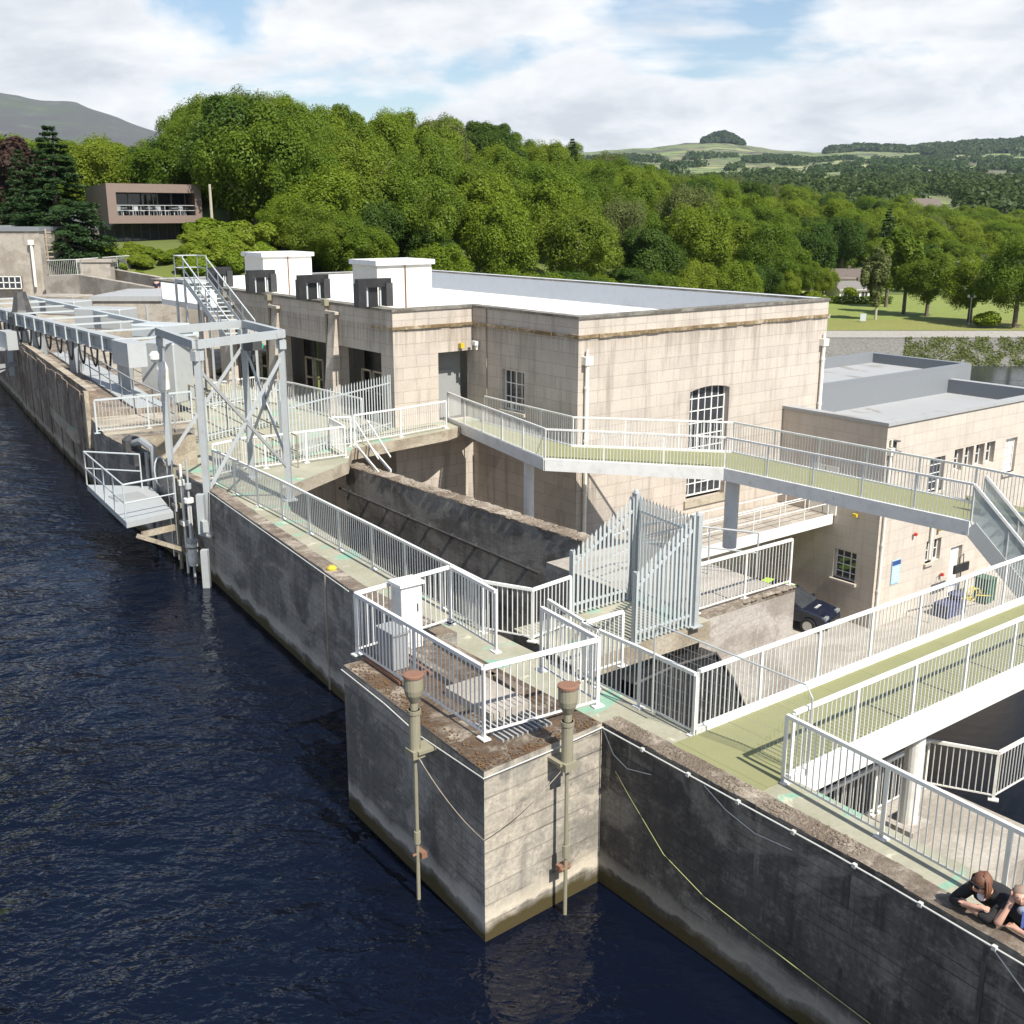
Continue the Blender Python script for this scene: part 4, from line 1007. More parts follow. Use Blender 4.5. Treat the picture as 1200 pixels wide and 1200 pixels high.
c = (gp(1, 2.75)+gp(2, 2.75))/2; t = MB(); t.tube(c-V((.03, 0, 0)), c+V((.05, 0, 0)), .3, 12); t.build('gusset', M['bluegrey'], gn)
t = MB(); q = P(296, 405, 4.3); t.box(q, .5, .3, .28, R); t.tube(q-UP*.15, q-UP*.5, .05, 6); t.build('lamp', M['darksteel'], gn)
q = P(296, 406, 4.15); t = MB(); t.box(q+R*.15, .42, .04, .16, R); o = t.build('green_sign', M['signgreen']); tag(o, 'small green sign plate hanging under the gantry beam', 'sign')
# pile in the water beneath the gantry
q = at(O1.lerp(O0, .015)+NL*.3, 0); t = MB(); t.beam(at(q, -2.4), at(q, -.62), .19, .19); o = t.build('steel_pile', M['bluegrey']); tag(o, 'pale grey steel pile standing in the water against the wall below the gantry', 'pile')
t = MB(); t.beam(at(q, -.15), at(q, .95), .2, .2); t.box(at(q, .1)+(O0-O1).normalized()*.2, .2, .15, .3, O0-O1); o = t.build('steel_guide', M['bluegrey']); tag(o, 'short pale grey steel guide bolted to the wall face below the gantry leg', 'guide')
# lighting/winch mast left of the gantry
q = P(201, 560, .6); ml = thing('lamp_mast', at(q, .2), 'slim grey mast with a round lamp head left of the gantry', 'mast')
t = MB(); t.beam(at(q, .1), at(q, zat(q, 425)), .16, .16); t.build('pole', M['galv'], ml)
t = MB(); z = zat(q, 420); t.lathe(at(q, z-.1), [(.1, -.9), (.17, -.8), (.17, -.2), (.1, 0)], 12); t.lathe(at(q, z)-R*.2, [(.05, -.1), (.16, 0), (.16, .12), (.08, .22)], 12); t.build('lamp_head', M['whitedirt'], ml)
# ================================================================ overhanging intake platform
c_ = [P(102, 568, .15), P(148, 612, .15), P(203, 600, .15), P(178, 570, .15)]
ip_ = thing('intake_platform', at(c_[1], -.1), 'small pale steel platform with tube rails overhanging the dark water on the left', 'platform')
t = MB(); t.prism(c_, -.02, .15, 0); t.build('floor', M['galv'], ip_)
t = MB(); m_ = sum(c_, V((0, 0, 0)))/4; t.box(at(m_+L*.5, .165), .9, .8, .02, R); t.build('hatch', M['midgrey'], ip_)
t = MB(); t.beam(at(c_[2], -.3), at(c_[1].lerp(c_[2], .3), -.3), .1, .16); t.beam(at(c_[2]+R*.6, -1.2), at(c_[1].lerp(c_[2], .2), -.3), .1, .12); t.build('bracket', M['slab'], ip_)
rail([c_[3]-R*.3, c_[0], c_[1], c_[2]+R*.1], parent=ip_, style='tube', h=1.05, step=1.4, rr=.026, m='galvpale')
# pumps and pipework against the wall
q = P(190, 575, .2)
for k, (dx, lab) in enumerate(((0, 'tangle of grey valve pipework against the wall beside the overhanging platform'),)):
    pw_ = thing('valve_pipework', at(q, -2.2), lab, 'pipework')
    t = MB(); t.tube(at(q+L*.5, -1.6), at(q+L*.5, 1.5), .09, 8); t.tube(at(q+L*1.1, -1.6), at(q+L*1.1, 1.2), .06, 8); t.path([at(q+L*.5, 1.4), at(q+L*1.4, 1.5), at(q+L*2.2, 1.3)], .12, 8); t.build('pipe', M['midgrey'], pw_)
    t = MB(); t.path([at(q, .8)+R*.3*math.cos(a)*.6+UP*.45*math.sin(a) for a in [i*.5 for i in range(14)]], .025, 6); t.build('handwheel', M['galvpale'], pw_)
    t = MB(); t.box(at(q+L*1.8, .9), .5, .5, .4, R); t.build('motor', M['darksteel'], pw_); t = MB(); t.lathe(at(q+L*2.4, .9), [(.2, 0), (.3, .1), (.3, .5), (.15, .6)], 10); t.build('motor', M['darksteel'], pw_)
    t = MB(); t.tube(at(q+R*.15-L*.1, -2.3), at(q+R*.15-L*.1, 1.1), .02, 5); t.build('stem', M['whitedirt'], pw_)
for k in range(3):
    b3 = O2.lerp(O1, .80+k*.055)+NL*.28; t = MB(); t.tube(at(b3, -2.2), at(b3, 1.3+.2*k), .05-.01*k, 8); t.box(at(b3, .2-.4*k), .2, .3, .12, R); t.tube(at(b3, .9), at(b3, 1.05), .09, 10); o = t.build('level_pipe', M[('olive', 'whitedirt', 'galv')[k]]); tag(o, ('brown level pipe on the wall just right of the overhanging platform', 'off white level pipe between a brown and a grey pipe by the platform', 'thin grey level pipe nearest the gantry on the dark wall')[k], 'pipe')
t = MB(); b3 = O2.lerp(O1, .72)+NL*.15
for k in range(9): t.box(at(b3, -1.4+k*.28), .42, .03, .03, L)
for k in (-1, 1): t.beam(at(b3+L*.2*k, -1.6), at(b3+L*.2*k, 1.4), .04, .04)
o = t.build('wall_ladder', M['midgrey']); tag(o, 'grey steel ladder on the dark wall behind the overhanging platform', 'ladder')
q = P(212, 612, -.1); q = at(O1+L*.9+NL*.25, 0); t = MB()
t.tube(at(q, -.75), at(q, .55), .06, 10); t.lathe(at(q, .5), [(.14, 0), (.14, .12)], 12); t.lathe(at(q, -.78), [(.17, 0), (.17, .1)], 12); t.lathe(at(q, -1.35), [(.12, 0), (.15, .15), (.15, .4), (.12, .5)], 12); t.tube(at(q, -2.3), at(q, -1.35), .03, 6)
o = t.build('standpipe', M['whitedirt']); tag(o, 'white flanged standpipe fixed to the wall just left of the gantry pile', 'pipe')
# mossy panel wall and railings by the platform
t = MB(); a, b = P(150, 545, 0), P(236, 528, 0)
rail([P(114, 508, 1.0), P(175, 502, 1.0), P(226, 496, 1.0)], 'pale grey railing panel above the overhanging platform, left of the gantry legs', step=2.4, m='galvpale', h=1.15)
t = MB(); a, b = P(160, 548, .0), P(232, 545, .0); t.prism([a, b, b+L*.6, a+L*.6], -.5, zat(a, 512), 0, 1); o = t.build('upstand_wall', [M['slab'], M['lichen']]); tag(o, 'low buff concrete upstand under the grey railing panel left of the gantry', 'wall')

# rails and fences on the forecourt
rail([P(251.5, 560, 0), P(252, 556, 0)+R*1.2, P(312, 549, 0), P(405, 536, 0)], 'white railing across the near edge of the forecourt slab under the gantry', step=1.9, m='white')
rail([P(405, 536, 0), P(386, 524, 0), P(412, 523, 0)], 'short white railing return where the forecourt slab steps in', step=1.5)
rail([P(416, 521, 0), P(470, 512, 0), P(523, 502, 0)], 'white railing along the slab edge leading to the raised walkway', step=1.9)
rail([P(250, 478, 0), P(300, 470, 0), P(345, 478, 0), P(425, 499, 0)], 'white railing on the forecourt in front of the machine bays', step=1.9)
palisade(P(346, 547, 0)+L*.8, P(459, 503, 0), 2.15, 2.15, 'long silver palisade fence on the forecourt between the gantry and the building', pitch=.19)
palisade(P(236, 520, 0), P(330, 497, 0), 1.7, 1.7, 'silver palisade fence seen through the gantry legs', pitch=.19)
# little ladder down to the retaining wall
sl_ = thing('step_ladder', T0+Td*1.0, 'white steep ladder with handrails dropping onto the retaining wall top', 'ladder')
a = P(418, 523, 0)+UP*.0; b = T0+Td*1.7+Tn*.3+UP*0
for k in (0, .5):
    t = MB(); o_ = Tn*k; t.beam(a+o_+UP*.9, b+o_+UP*.5, .04, .04); t.beam(a+o_, b+o_, .05, .1); t.build('side_rail', M['white'], sl_)
# ================================================================ tall access stair to the roof
sa_ = P(235, 335, 0); Y0_ = 52.0
s_top = D(216, 329, Y0_); s_bot = D(262, 392, 48.0)
stt = thing('access_stair', at(s_bot, 0), 'tall galvanised access stair with tube rails climbing to a landing at the facade end', 'stair')
dh = V((s_bot.x-s_top.x, s_bot.y-s_top.y, 0)).normalized(); wv = V((-dh.y, dh.x, 0))*1.0
if wv.x < 0: wv = -wv
wv = V((1.0, .35, 0)).normalized()*1.05
s_low = s_bot+(s_bot-s_top)*.18
for off in (V((0, 0, 0)), wv):
    t = MB(); t.beam(s_top+off, s_low+off, .06, .22); t.build('stringer', M['galv'], stt)
    t = MB(); t.beam(s_top+off+UP*1.0, s_low+off+UP*1.0, .05, .05); t.beam(s_top+off+UP*.5, s_low+off+UP*.5, .04, .04)
    for i in range(5): q = s_top.lerp(s_low, i/4)+off; t.tube(q, q+UP*1.0, .025, 6)
    t.build('handrail', M['galvpale'], stt)
n = 15
for i in range(n):
    t = MB(); q = s_top.lerp(s_low, (i+.5)/n)+wv/2; t.box(q, 1.0, .26, .04, wv); t.build('tread', M['galvpale'], stt)
ld = [s_top, s_top+wv, s_top+wv-dh*1.3, s_top-dh*1.3]
t = MB(); t.prism(ld, s_top.z-.12, s_top.z+.02); t.build('landing', M['galv'], stt)
rail([s_top, s_top-dh*1.3, s_top-dh*1.3+wv, s_top+wv], parent=stt, style='tube', h=1.1, step=1.0, rr=.026, m='galvpale')
for q in ld+[s_low, s_low+wv]:
    t = MB(); t.beam(at(q, 0), at(q, q.z), .1, .1); t.build('leg', M['galv'], stt)
t = MB(); t.beam(at(ld[0], .4), at(ld[3], 3.6), .06, .06); t.beam(at(ld[3], .4), at(ld[0], 3.6), .06, .06); t.build('brace', M['galv'], stt)

# ================================================================ crane beam with festoon cable
ZBm = 3.35
bm0, bm1 = P(-40, 352, ZBm), P(141, 398, ZBm); bd = (bm1-bm0).normalized(); bn = V((-bd.y, bd.x, 0))
cb = thing('crane_beam', at(bm1, .5), 'long blue grey crane runway beam with ribs and looping cables along the far crest', 'crane beam')
t = MB(); t.beam(bm0-UP*.27, bm1-UP*.27, .10, .44); t.beam(bm0, bm1, .42, .10); t.beam(bm0-UP*.53, bm1-UP*.53, .34, .08); t.build('beam', M['bluegrey'], cb)
ln = (bm1-bm0).length; n = int(ln/1.55)
for i in range(n+1):
    q = bm0.lerp(bm1, i/n)-bn*.16-UP*.3; t = MB(); t.box(q, .12, .2, .66, bd); t.build('rib', M['galvpale'], cb)
k = n
for i in range(3, n):
    q = bm0.lerp(bm1, (i+.2)/n)-bn*.30-UP*.55; w_ = bm0.lerp(bm1, (i+.75)/n)-bn*.30-UP*.55
    t = MB(); t.path(sag(q, w_, .65+.18*random.random(), 8), .045, 5); t.build('festoon_cable', M['blackrub'], cb)
q = bm1+bd*.9-UP*.45; t = MB(); t.box(q, 1.9, .75, .95, bd); t.build('end_carriage', M['galv'], cb)
q = bm0.lerp(bm1, .42)-bn*.2-UP*1.3; t = MB(); t.box(q, 1.6, 1.3, .9, bd); t.build('hoist_box', M['galv'], cb)
for u in (.30, .50, .72, .97):
    q = bm0.lerp(bm1, u)+bn*.35; t = MB(); t.beam(at(q, -.2), at(q, ZBm-.55), .42, .5); t.box(at(q, ZBm-.65), .9, .4, .2, bd); t.build('support_leg', M['bluegrey'], cb)
# second rail and housings behind
bb0, bb1 = bm0+bn*3.6, bm1+bn*3.2
t = MB(); t.beam(bb0, bb1, .25, .2)
for u in [i/7 for i in range(8)]: q = bb0.lerp(bb1, u); t.beam(q, q-bn*3.3, .08, .08)
o = t.build('runway_rail', M['galvpale']); tag(o, 'pale second runway rail with cross ties behind the ribbed crane beam', 'crane rail')
for (x0, x1, yt, yb, Y, dp, m1, lab) in ((37, 88, 352, 368, 66, 1.6, 'galv', 'far galvanised duct housing behind the crane beam'), (88, 142, 361, 385, 58, 1.5, 'galv', 'middle galvanised duct housing behind the crane beam'), (154, 200, 380, 395, 50, 1.5, 'galvpale', 'nearest galvanised duct housing beside the crane beam end'), (40, 86, 346, 356, 74, 2.0, 'farc', 'low buff roof slab at the far left beyond the housings'), (168, 208, 400, 470, 47, 1.2, 'galv', 'tall grey steel cabinet between the crane beam end and the gantry')):
    a, b = D(x0, yb, Y), D(x1, yb, Y*.985); a = at(a, zat(a, yb)); zt = zat(a, yt); t = MB(); dirn = V((b.x-a.x, b.y-a.y, 0)); back = V((-dirn.y, dirn.x, 0)).normalized()*dp
    t.prism([a, at(b, 0), at(b, 0)+back, at(a, 0)+back], a.z, zt); o = t.build('duct_housing' if dp < 2 else 'roof_slab', M[m1], bevel=.05); tag(o, lab, 'housing' if dp < 2 else 'roof')
# catwalk rails beside the far wall
q0, q1 = offs([O4, O3], 1.6)[0], offs([O4, O3], 1.6)[1]
rail([at(q0, 1.2), at(q1, 1.2), at(q1+bd*4, 1.0)], 'dark tube railing on the far left catwalk below the crane beam', style='tube', h=1.1, step=2.2, m='midgrey', rr=.03)
t = MB(); t.prism([at(q0, 0), at(q1, 0), at(q1, 0)+bn*1.2, at(q0, 0)+bn*1.2], 1.19, 1.23); o = t.build('catwalk', M['galv']); tag(o, 'grey grating catwalk inside the far rust stained wall', 'catwalk')
q2, q3 = q0+bn*3.0, q1+bn*2.6+bd*8
rail([at(q2, .2), at(q3, 0)], 'brown tube railing beyond the catwalk on the far forecourt', style='tube', h=1.1, step=2.5, m='olive', rr=.028)
t = MB(); a_ = offs([O5, O3], 3.2); t.prism([at(a_[0], 0), at(a_[1], 0), at(a_[1], 0)+bd*4+bn*6, V((-16.5, 60, 0)), V((-12, 100, 0)), V((-60, 100, 0)), V((-46, 92, 0))], -.3, -.1, 0, 1); fd = t.build('far_deck', [M['slab'], M['farc']]); tag(fd, 'wide pale concrete deck of the far left crest', 'slab')
# boom and dark steel at the far end of the wall
q = O4+NL*.3; t = MB(); t.beam(at(q, .5)-R*3, at(q, .8)+R*.4, .3, .2); t.beam(at(q, -.6)-R*3, at(q, .8), .15, .15); t.beam(at(q, 1.6)-R*3.2+L*1, at(q, 1.6), 1.5, .1); o = t.build('boom_bracket', M['midgrey']); tag(o, 'dark steel bracket and boom reaching out at the far end of the dam wall', 'bracket')
t = MB(); q = at(O4+R*.4, 0); t.box(up(q, 2.4), 1.2, 1.2, 1.6, R); t.lathe(up(q, 3.2), [(.7, 0), (.5, .3), (.3, 1.2)], 8); o = t.build('winch_housing', M['darksteel']); tag(o, 'dark brown winch housing on the far end of the wall', 'winch')

# ================================================================ low buildings on the far left
def blockbuilding(name, px0, px1, yt, Y, z0, dp, label, m='farc', roof='greyroof', lip=.3, adir=None):
    a = at(D(px0, 350, Y), 0); b = at(D(px1, 350, Y), 0)
    if adir is not None: b = a+adir*((px1-px0)/1290*Y/adir.x*1.0)
    zt = zat(a, yt); d = (b-a).normalized(); back = V((-d.y, d.x, 0))*dp
    root = thing(name, at(a, z0), label, 'building')
    t = MB(); t.prism([a, b, b+back, a+back], z0, zt-lip); t.build('walls', M[m], root)
    t = MB(); o = .12; t.prism([a-d*o-back.normalized()*o, b+d*o-back.normalized()*o, b+back+d*o, a+back-d*o], zt-lip+.001, zt); t.build('roof', M[roof], root)
    return root, a, b, d, zt
lb, a, b, d, zt = blockbuilding('low_building', 108, 232, 347, 70, -.4, 7, 'long low concrete building with blue grey roof edge left of the tall stair')
t = MB(); q = a+d*3.4; t.box(at(q, 1.0)-V((-d.y, d.x, 0))*.03, .14, .06, 3.4, d); t.build('pipe', M['galv'], lb)
vb, a, b, d, zt = blockbuilding('concrete_tower', -60, 54, 266, 96, -3, 14, 'tall pale concrete block building with a small barred window at the far left', roof='greypar', lip=.35)
wz = D(12, 331, 96); bk = V((-d.y, d.x, 0))
t = MB(); q = at(D(12, 331, 95.6), 0); z0, z1 = zat(q, 338), zat(q, 324); t.box(at(q, (z0+z1)/2), 2.0, .3, z1-z0, d); f = t.build('window', M['glass'], vb)
t = MB()
for i in range(5): t.box(at(q-bk*.17+d*(-1+i*.5), (z0+z1)/2), .08, .04, z1-z0, d)
for i in range(3): t.box(at(q-bk*.17, z0+(z1-z0)*i/2), 2.0, .04, .08, d)
t.build('bars', M['white'], f)
t = MB(); q = at(D(38, 300, 95.7), 0); t.tube(at(q, zat(q, 336)), at(q, zat(q, 286)), .12, 8); t.box(at(q, zat(q, 284)), .4, .3, .4, d); t.build('rainwater_pipe', M['whitebox'], vb)
t = MB(); q = at(D(56, 300, 97), 0)
for z in (272, 278, 287, 295, 301): t.box(at(q, zat(q, z)), 1.0, .1, .1, d)
t.tube(at(q, zat(q, 305)), at(q, zat(q, 268)), .08, 6); t.build('ladder', M['slab'], vb)
a, b = D(56, 324, 97), D(91, 323, 96)
rail([a, b, b+V((1.5, 9, 0))], 'white fence panel beside the tall pale block building at the far left', step=2.4, m='white', h=1.35, pitch=.2)
def farwall(pts, h, label, m='farc', th=.5):
    t = MB()
    for p_, q_ in zip(pts, pts[1:]):
        d = V((q_.x-p_.x, q_.y-p_.y, 0)).normalized(); n_ = V((-d.y, d.x, 0))*th
        vs = [p_, q_, q_+n_, p_+n_]; t._add([v-UP*h for v in vs]+vs, [(4, 5, 6, 7), (0, 1, 5, 4), (2, 3, 7, 6), (1, 2, 6, 5), (3, 0, 4, 7)])
    o = t.build('boundary_wall', M[m]); tag(o, label, 'wall')
farwall([D(52, 323, 95), D(92, 322, 93), D(150, 332, 86), D(232, 347, 78)], 4.5, 'grey concrete wall sloping down from the white fence towards the stair')
farwall([D(96, 313, 101), D(134, 316, 99), D(180, 324, 92), D(240, 338, 84)], 3.5, 'farther parallel concrete wall below the green bank')
t = MB(); q = D(115, 322, 97.5); t.box(q+UP*.1, 2.6, 1.0, 2.0, V((1, 0, 0))); t.box(q+UP*1.2, 3.0, 1.2, .25, V((1, 0, 0))); o = t.build('gate_pier', M['farc']); tag(o, 'squat concrete gate pier between the two sloping walls', 'pier')

# ================================================================ visitor building on the hillside
c0, c1, c2 = D(128, 262, 115), D(238, 261, 122), D(103, 258, 134)
vz0 = zat(c0, 262); vz1 = zat(c0, 214.5); fd_ = V((c1.x-c0.x, c1.y-c0.y, 0)); FW = fd_.length; fd_.normalize(); bk_ = V((c2.x-c0.x, c2.y-c0.y, 0)); DP = bk_.length; bk_.normalize()
vc = thing('terrace_building', at(c0, vz0-4), 'brown boxy cantilevered building with an open dark terrace on the wooded slope', 'building')
O = at(c0, 0); bx = lambda s, dd, z: V((O.x+fd_.x*s+bk_.x*dd, O.y+fd_.y*s+bk_.y*dd, z))
sL, sR_, zB, zTt = .95, FW-.75, vz0+(vz1-vz0)*.20, vz0+(vz1-vz0)*.78
for nm, (sa1, sb1, za1, zb1) in {'floor_band': (0, FW, vz0, zB), 'roof_band': (0, FW, zTt, vz1), 'left_cheek': (0, sL, zB, zTt), 'right_cheek': (sR_, FW, zB, zTt)}.items():
    t = MB(); poly = [bx(sa1, 0, 0), bx(sb1, 0, 0), bx(sb1, DP, 0), bx(sa1, DP, 0)]
    t.prism(poly, za1, zb1); t.build(nm, M['woodbrown'], vc)
t = MB(); t.prism([bx(sL, 4.5, 0), bx(sR_, 4.5, 0), bx(sR_, 4.9, 0), bx(sL, 4.9, 0)], zB, zTt); t.build('terrace_glazing', M['glass'], vc)
t = MB()
for s in [sL+.3+i*(sR_-sL-.6)/5 for i in range(6)]: t.box(at(bx(s, 4.45, 0), (zB+zTt)/2), .1, .08, zTt-zB, fd_)
s = (sL+sR_)/2; 
for k in (-.6, 0, .6): t.box(at(bx(s-.3+k, 4.3, 0), zB+1.1), .1, .06, 2.2, fd_)
t.box(at(bx(s-.3, 4.3, 0), zB+2.2), 1.3, .06, .1, fd_); t.build('door_frame', M['galv'], vc)
rail([at(bx(sL, .15, 0), zB), at(bx(sR_, .15, 0), zB)], parent=vc, style='tube', h=1.0, step=1.7, rr=.04, m='galv')
# lower storey, glazed and set back
t = MB(); t.prism([bx(-.3, 2.0, 0), bx(FW*.78, 2.0, 0), bx(FW*.78, DP, 0), bx(-.3, DP, 0)], vz0-2.6, vz0-.002); lo_ = t.build('lower_glazing', M['glass'], vc)
t = MB()
for i in range(9): t.box(at(bx(-.3+i*FW*.78/8.3, 1.96, 0), vz0-1.3), .07, .05, 2.6, fd_)
t.build('mullions', M['darksteel'], lo_)
t = MB(); t.prism([bx(FW*.86, 3.0, 0), bx(FW*1.0, 3.0, 0), bx(FW*1.0, DP, 0), bx(FW*.86, DP, 0)], vz0-2.4, vz0-.05); t.build('lower_wall', M['woodbrown'], vc)
t = MB(); t.prism([bx(-.6, 1.0, 0), bx(FW*.85, 1.0, 0), bx(FW*.85, DP, 0), bx(-.6, DP, 0)], vz0-4.5, vz0-2.6); t.build('plinth', M['greypar'], vc)
# terrace tables with chairs
tb = thing('terrace_table', V((0, 0, 0)), '', 'table', 'tables with chairs on the building terrace')
t = MB(); t.tube(V((0, 0, .72)), V((0, 0, .76)), .4, 12); t.tube(V((0, 0, 0)), V((0, 0, .72)), .05, 6); t.build('table_top', M['galvpale'], tb)
for a in (0, 2.1, 4.2):
    t = MB(); q = V((math.cos(a)*.75, math.sin(a)*.75, 0)); t.box(q+UP*.45, .42, .42, .05, q); t.box(q*1.27+UP*.68, .05, .4, .45, q)
    for e in ((-1, -1), (-1, 1), (1, -1), (1, 1)): t.tube(q+V((e[0]*.16, e[1]*.16, 0)), q+V((e[0]*.16, e[1]*.16, .45)), .02, 4)
    t.build('chair', M['galv'], tb)
for i in range(6):
    loc = at(bx(sL+.8+i*(sR_-sL-1.6)/5, 1.4+.5*(i % 2), 0), zB+.003)
    lab = 'small grey cafe table with chairs on the terrace behind the glass rail'
    if i == 0: tb.location = loc; tb['label'] = lab; tb.rotation_euler = (0, 0, .4)
    else: dup(tb, loc, i*.9, label=lab)
# ================================================================ people
def skin_body(name, joints, edges, radii, m, parent=None, sub=2, org=None):
    me = bpy.data.meshes.new(name); o = V(org)
    me.from_pydata([tuple(V(j)-o) for j in joints], edges, []); me.materials.append(M[m])
    ob = bpy.data.objects.new(name, me); COL.objects.link(ob)
    if parent: ob.parent = parent
    else: ob.location = o
    ORG[ob.name] = o
    md = ob.modifiers.new('skin', 'SKIN'); md.use_smooth_shade = True
    for i, r in enumerate(radii):
        sv = me.skin_vertices[0].data[i]; sv.radius = r if isinstance(r, tuple) else (r, r)
    me.skin_vertices[0].data[0].use_root = True
    s = ob.modifiers.new('sub', 'SUBSURF'); s.levels = sub; s.render_levels = sub
    return ob
def ell(t, c, rx, ry, rz, fwd, n=12, m=0, zc=(0, 1)):
    f = V((fwd.x, fwd.y, 0)).normalized(); s = V((-f.y, f.x, 0)); vs = []; k = 8
    for j in range(k+1):
        ph = -math.pi/2+math.pi*j/k
        for i in range(n):
            th = 2*math.pi*i/n; vs.append(V(c)+f*(math.cos(ph)*math.cos(th)*rx)+s*(math.cos(ph)*math.sin(th)*ry)+UP*(math.sin(ph)*rz))
    fs = [(j*n+i, j*n+(i+1) % n, (j+1)*n+(i+1) % n, (j+1)*n+i) for j in range(k) for i in range(n)]
    t._add(vs, fs, m)
def head(par, hc, look, hairm, hairlen, bald=False):
    f = look.normalized(); s = V((-f.y, f.x, 0)).normalized()
    t = MB(); 
    if not bald:
        ell(t, hc-f*.030+UP*.032, .108, .096, .108, f)
        for k in (-1, 1): ell(t, hc-f*.045+s*k*.07-UP*.045, .05, .03, .085, f)
        ell(t, hc-f*.075-UP*.05, .05, .085, .11, f)
    else:
        ell(t, hc-f*.045+UP*.0, .080, .086, .085, f)
    for i, v in enumerate(t.v): 
        q = V(v)-hc; t.v[i] = tuple(hc+q*(1+.07*mnoise.noise(q*38)+.05*math.sin(q.z*60+q.x*90)))
    if not bald:
        for i in range(70):
            a = random.uniform(-1.9, 1.9)+math.pi; d = f*math.cos(a)+s*math.sin(a); r0 = V((d.x, d.y, 0))
            t.path([hc+r0*.03+UP*.13, hc+r0*.095+UP*.07, hc+r0*.112-UP*.02, hc+r0*.10-UP*.12+r0*random.uniform(-.02, .02)], .006, 4)
    h = t.build('hair', M[hairm], par, smooth=True); return h
def leaning(label, hc, look, wall_q, dirw, nin, arms, top, mods):
    """person standing behind a parapet, leaning over it.  wall_q: inner top edge point nearest, nin: inward direction"""
    base = wall_q+nin*.52; pel = at(base, .92); hip = []
    s = V((-nin.y, nin.x, 0))       # their side axis
    chest = at(wall_q+nin*.20, 1.12); sh = at((wall_q+nin*.12).lerp(hc, .22), hc.z-.19)
    neck = sh.lerp(hc, .45)+nin*.02
    J = [pel, pel.lerp(chest, .5)+UP*.02, chest, sh, neck, hc-look*.0-UP*.05, hc+UP*.045]
    E_ = [(0, 1), (1, 2), (2, 3), (3, 4), (4, 5), (5, 6)]; Rr = [(.11, .085), (.10, .08), (.11, .085), (.075, .06), .045, (.068, .085), (.07, .085)]
    def add(p, frm, r): J.append(V(p)); E_.append((frm, len(J)-1)); Rr.append(r); return len(J)-1
    for k, (elb, wr, hd) in zip((-1, 1), arms):
        a = add(sh+s*k*.19-UP*.01, 3, .06); b = add(elb, a, .047); c = add(wr, b, .03); h = add(hd, c, .036)
        f = (V(hd)-V(wr)).normalized(); side = f.cross(UP).normalized()
        for q in range(4): 
            e1 = add(V(hd)+f*.045+side*(.012*(q*2-3)), h, .0105); add(J[e1]+f*.03-UP*.012, e1, .009)
        e1 = add(V(hd)+side*.035+UP*.01+f*.005, h, .012); add(J[e1]+f*.03+side*.012, e1, .01)
    for k in (-1, 1):
        a = add(pel+s*k*.10-UP*.08, 0, .085); b = add(at(base, .50)+s*k*.12-nin*.02, a, .062); c = add(at(base, .09)+s*k*.13, b, .042); add(at(base, .04)+s*k*.14-nin*.14, c, .035)
    ob = skin_body('person', J, E_, Rr, 'skin', None, 2, at(base, 0)); tag(ob, label, 'person')
    # clothes: the same skeleton a little wider
    n_arm = 14
    i_sl = []
    jj = J[0:4]; ee = [(0, 1), (1, 2), (2, 3)]; rr = [(.17, .14), (.17, .14), (.24, .18), (.21, .16)]
    for k in (0, 1):
        b0 = 7+k*14; n0 = len(jj)
        if mods['sleeve'] < .3: jj += [J[b0], J[b0].lerp(J[b0+1], .55)]; ee += [(3, n0), (n0, n0+1)]; rr += [.080, .062]; continue
        jj += [J[b0], J[b0+1], J[b0+1].lerp(J[b0+2], mods['sleeve'])]; ee += [(3, n0), (n0, n0+1), (n0+1, n0+2)]; rr += [.082, .062, .047]
    jj.append(J[3].lerp(J[4], .75)); ee.append((3, len(jj)-1)); rr.append(.082)
    skin_body('jacket' if mods['sleeve'] > .5 else 'vest', jj, ee, rr, mods['top'], ob, 2, at(base, 0))
    lg = 7+28; jj = [J[0]-UP*.02]; ee = []; rr = [(.165, .13)]
    for k in (0, 1):
        b0 = lg+k*4; n0 = len(jj); jj += [J[b0], J[b0+1], J[b0+2]]; ee += [(0, n0), (n0, n0+1), (n0+1, n0+2)]; rr += [.10, .075, .06]
    skin_body('trousers', jj, ee, rr, 'navycloth', ob, 2, at(base, 0))
    for k in (0, 1):
        t = MB(); q = J[lg+k*4+2]; t.box(at(q, .05)-nin*.07, .28, .1, .1, nin); t.build('shoe', M['blacksteel'], ob, bevel=.02)
    f = look.normalized(); ss = V((-f.y, f.x, 0)).normalized()
    head(ob, hc, look, mods['hair'], 0, mods.get('bald'))
    t = MB(); ell(t, hc+f*.098-UP*.012, .022, .014, .028, f, 8); t.build('nose', M['skin'], ob, smooth=True)
    for k in (-1, 1):
        t = MB(); ell(t, hc+ss*k*.086-UP*.005-f*.01, .02, .012, .032, f, 8); t.build('ear', M['skin'], ob, smooth=True)
        if not mods.get('glasses'):
            t = MB(); ell(t, hc+f*.082+ss*k*.032+UP*.015, .012, .014, .009, f, 8); t.build('eye', M['darksteel'], ob)
    t = MB(); ell(t, hc+f*.086-UP*.052, .01, .026, .006, f, 8); t.build('mouth', M['rust'], ob)
    if mods.get('glasses'):
        t = MB()
        for k in (-1, 1): t.box(hc+f*.10+ss*k*.036+UP*.018, .015, .058, .042, f); t.beam(hc+f*.095+ss*k*.066+UP*.02, hc+ss*k*.088+UP*.02, .008, .01)
        t.build('sunglasses', M['blacksteel'], ob)
    return ob, sh, s, f
wd = WD2; nin = V((-wd.y, wd.x, 0))
hc1 = P(1149, 1036, 1.40); u1 = (at(hc1, 0)-QB).dot(wd); wq1 = QB+wd*u1+nin*.32
lk1 = V((-.88, -.47, 0)).normalized()
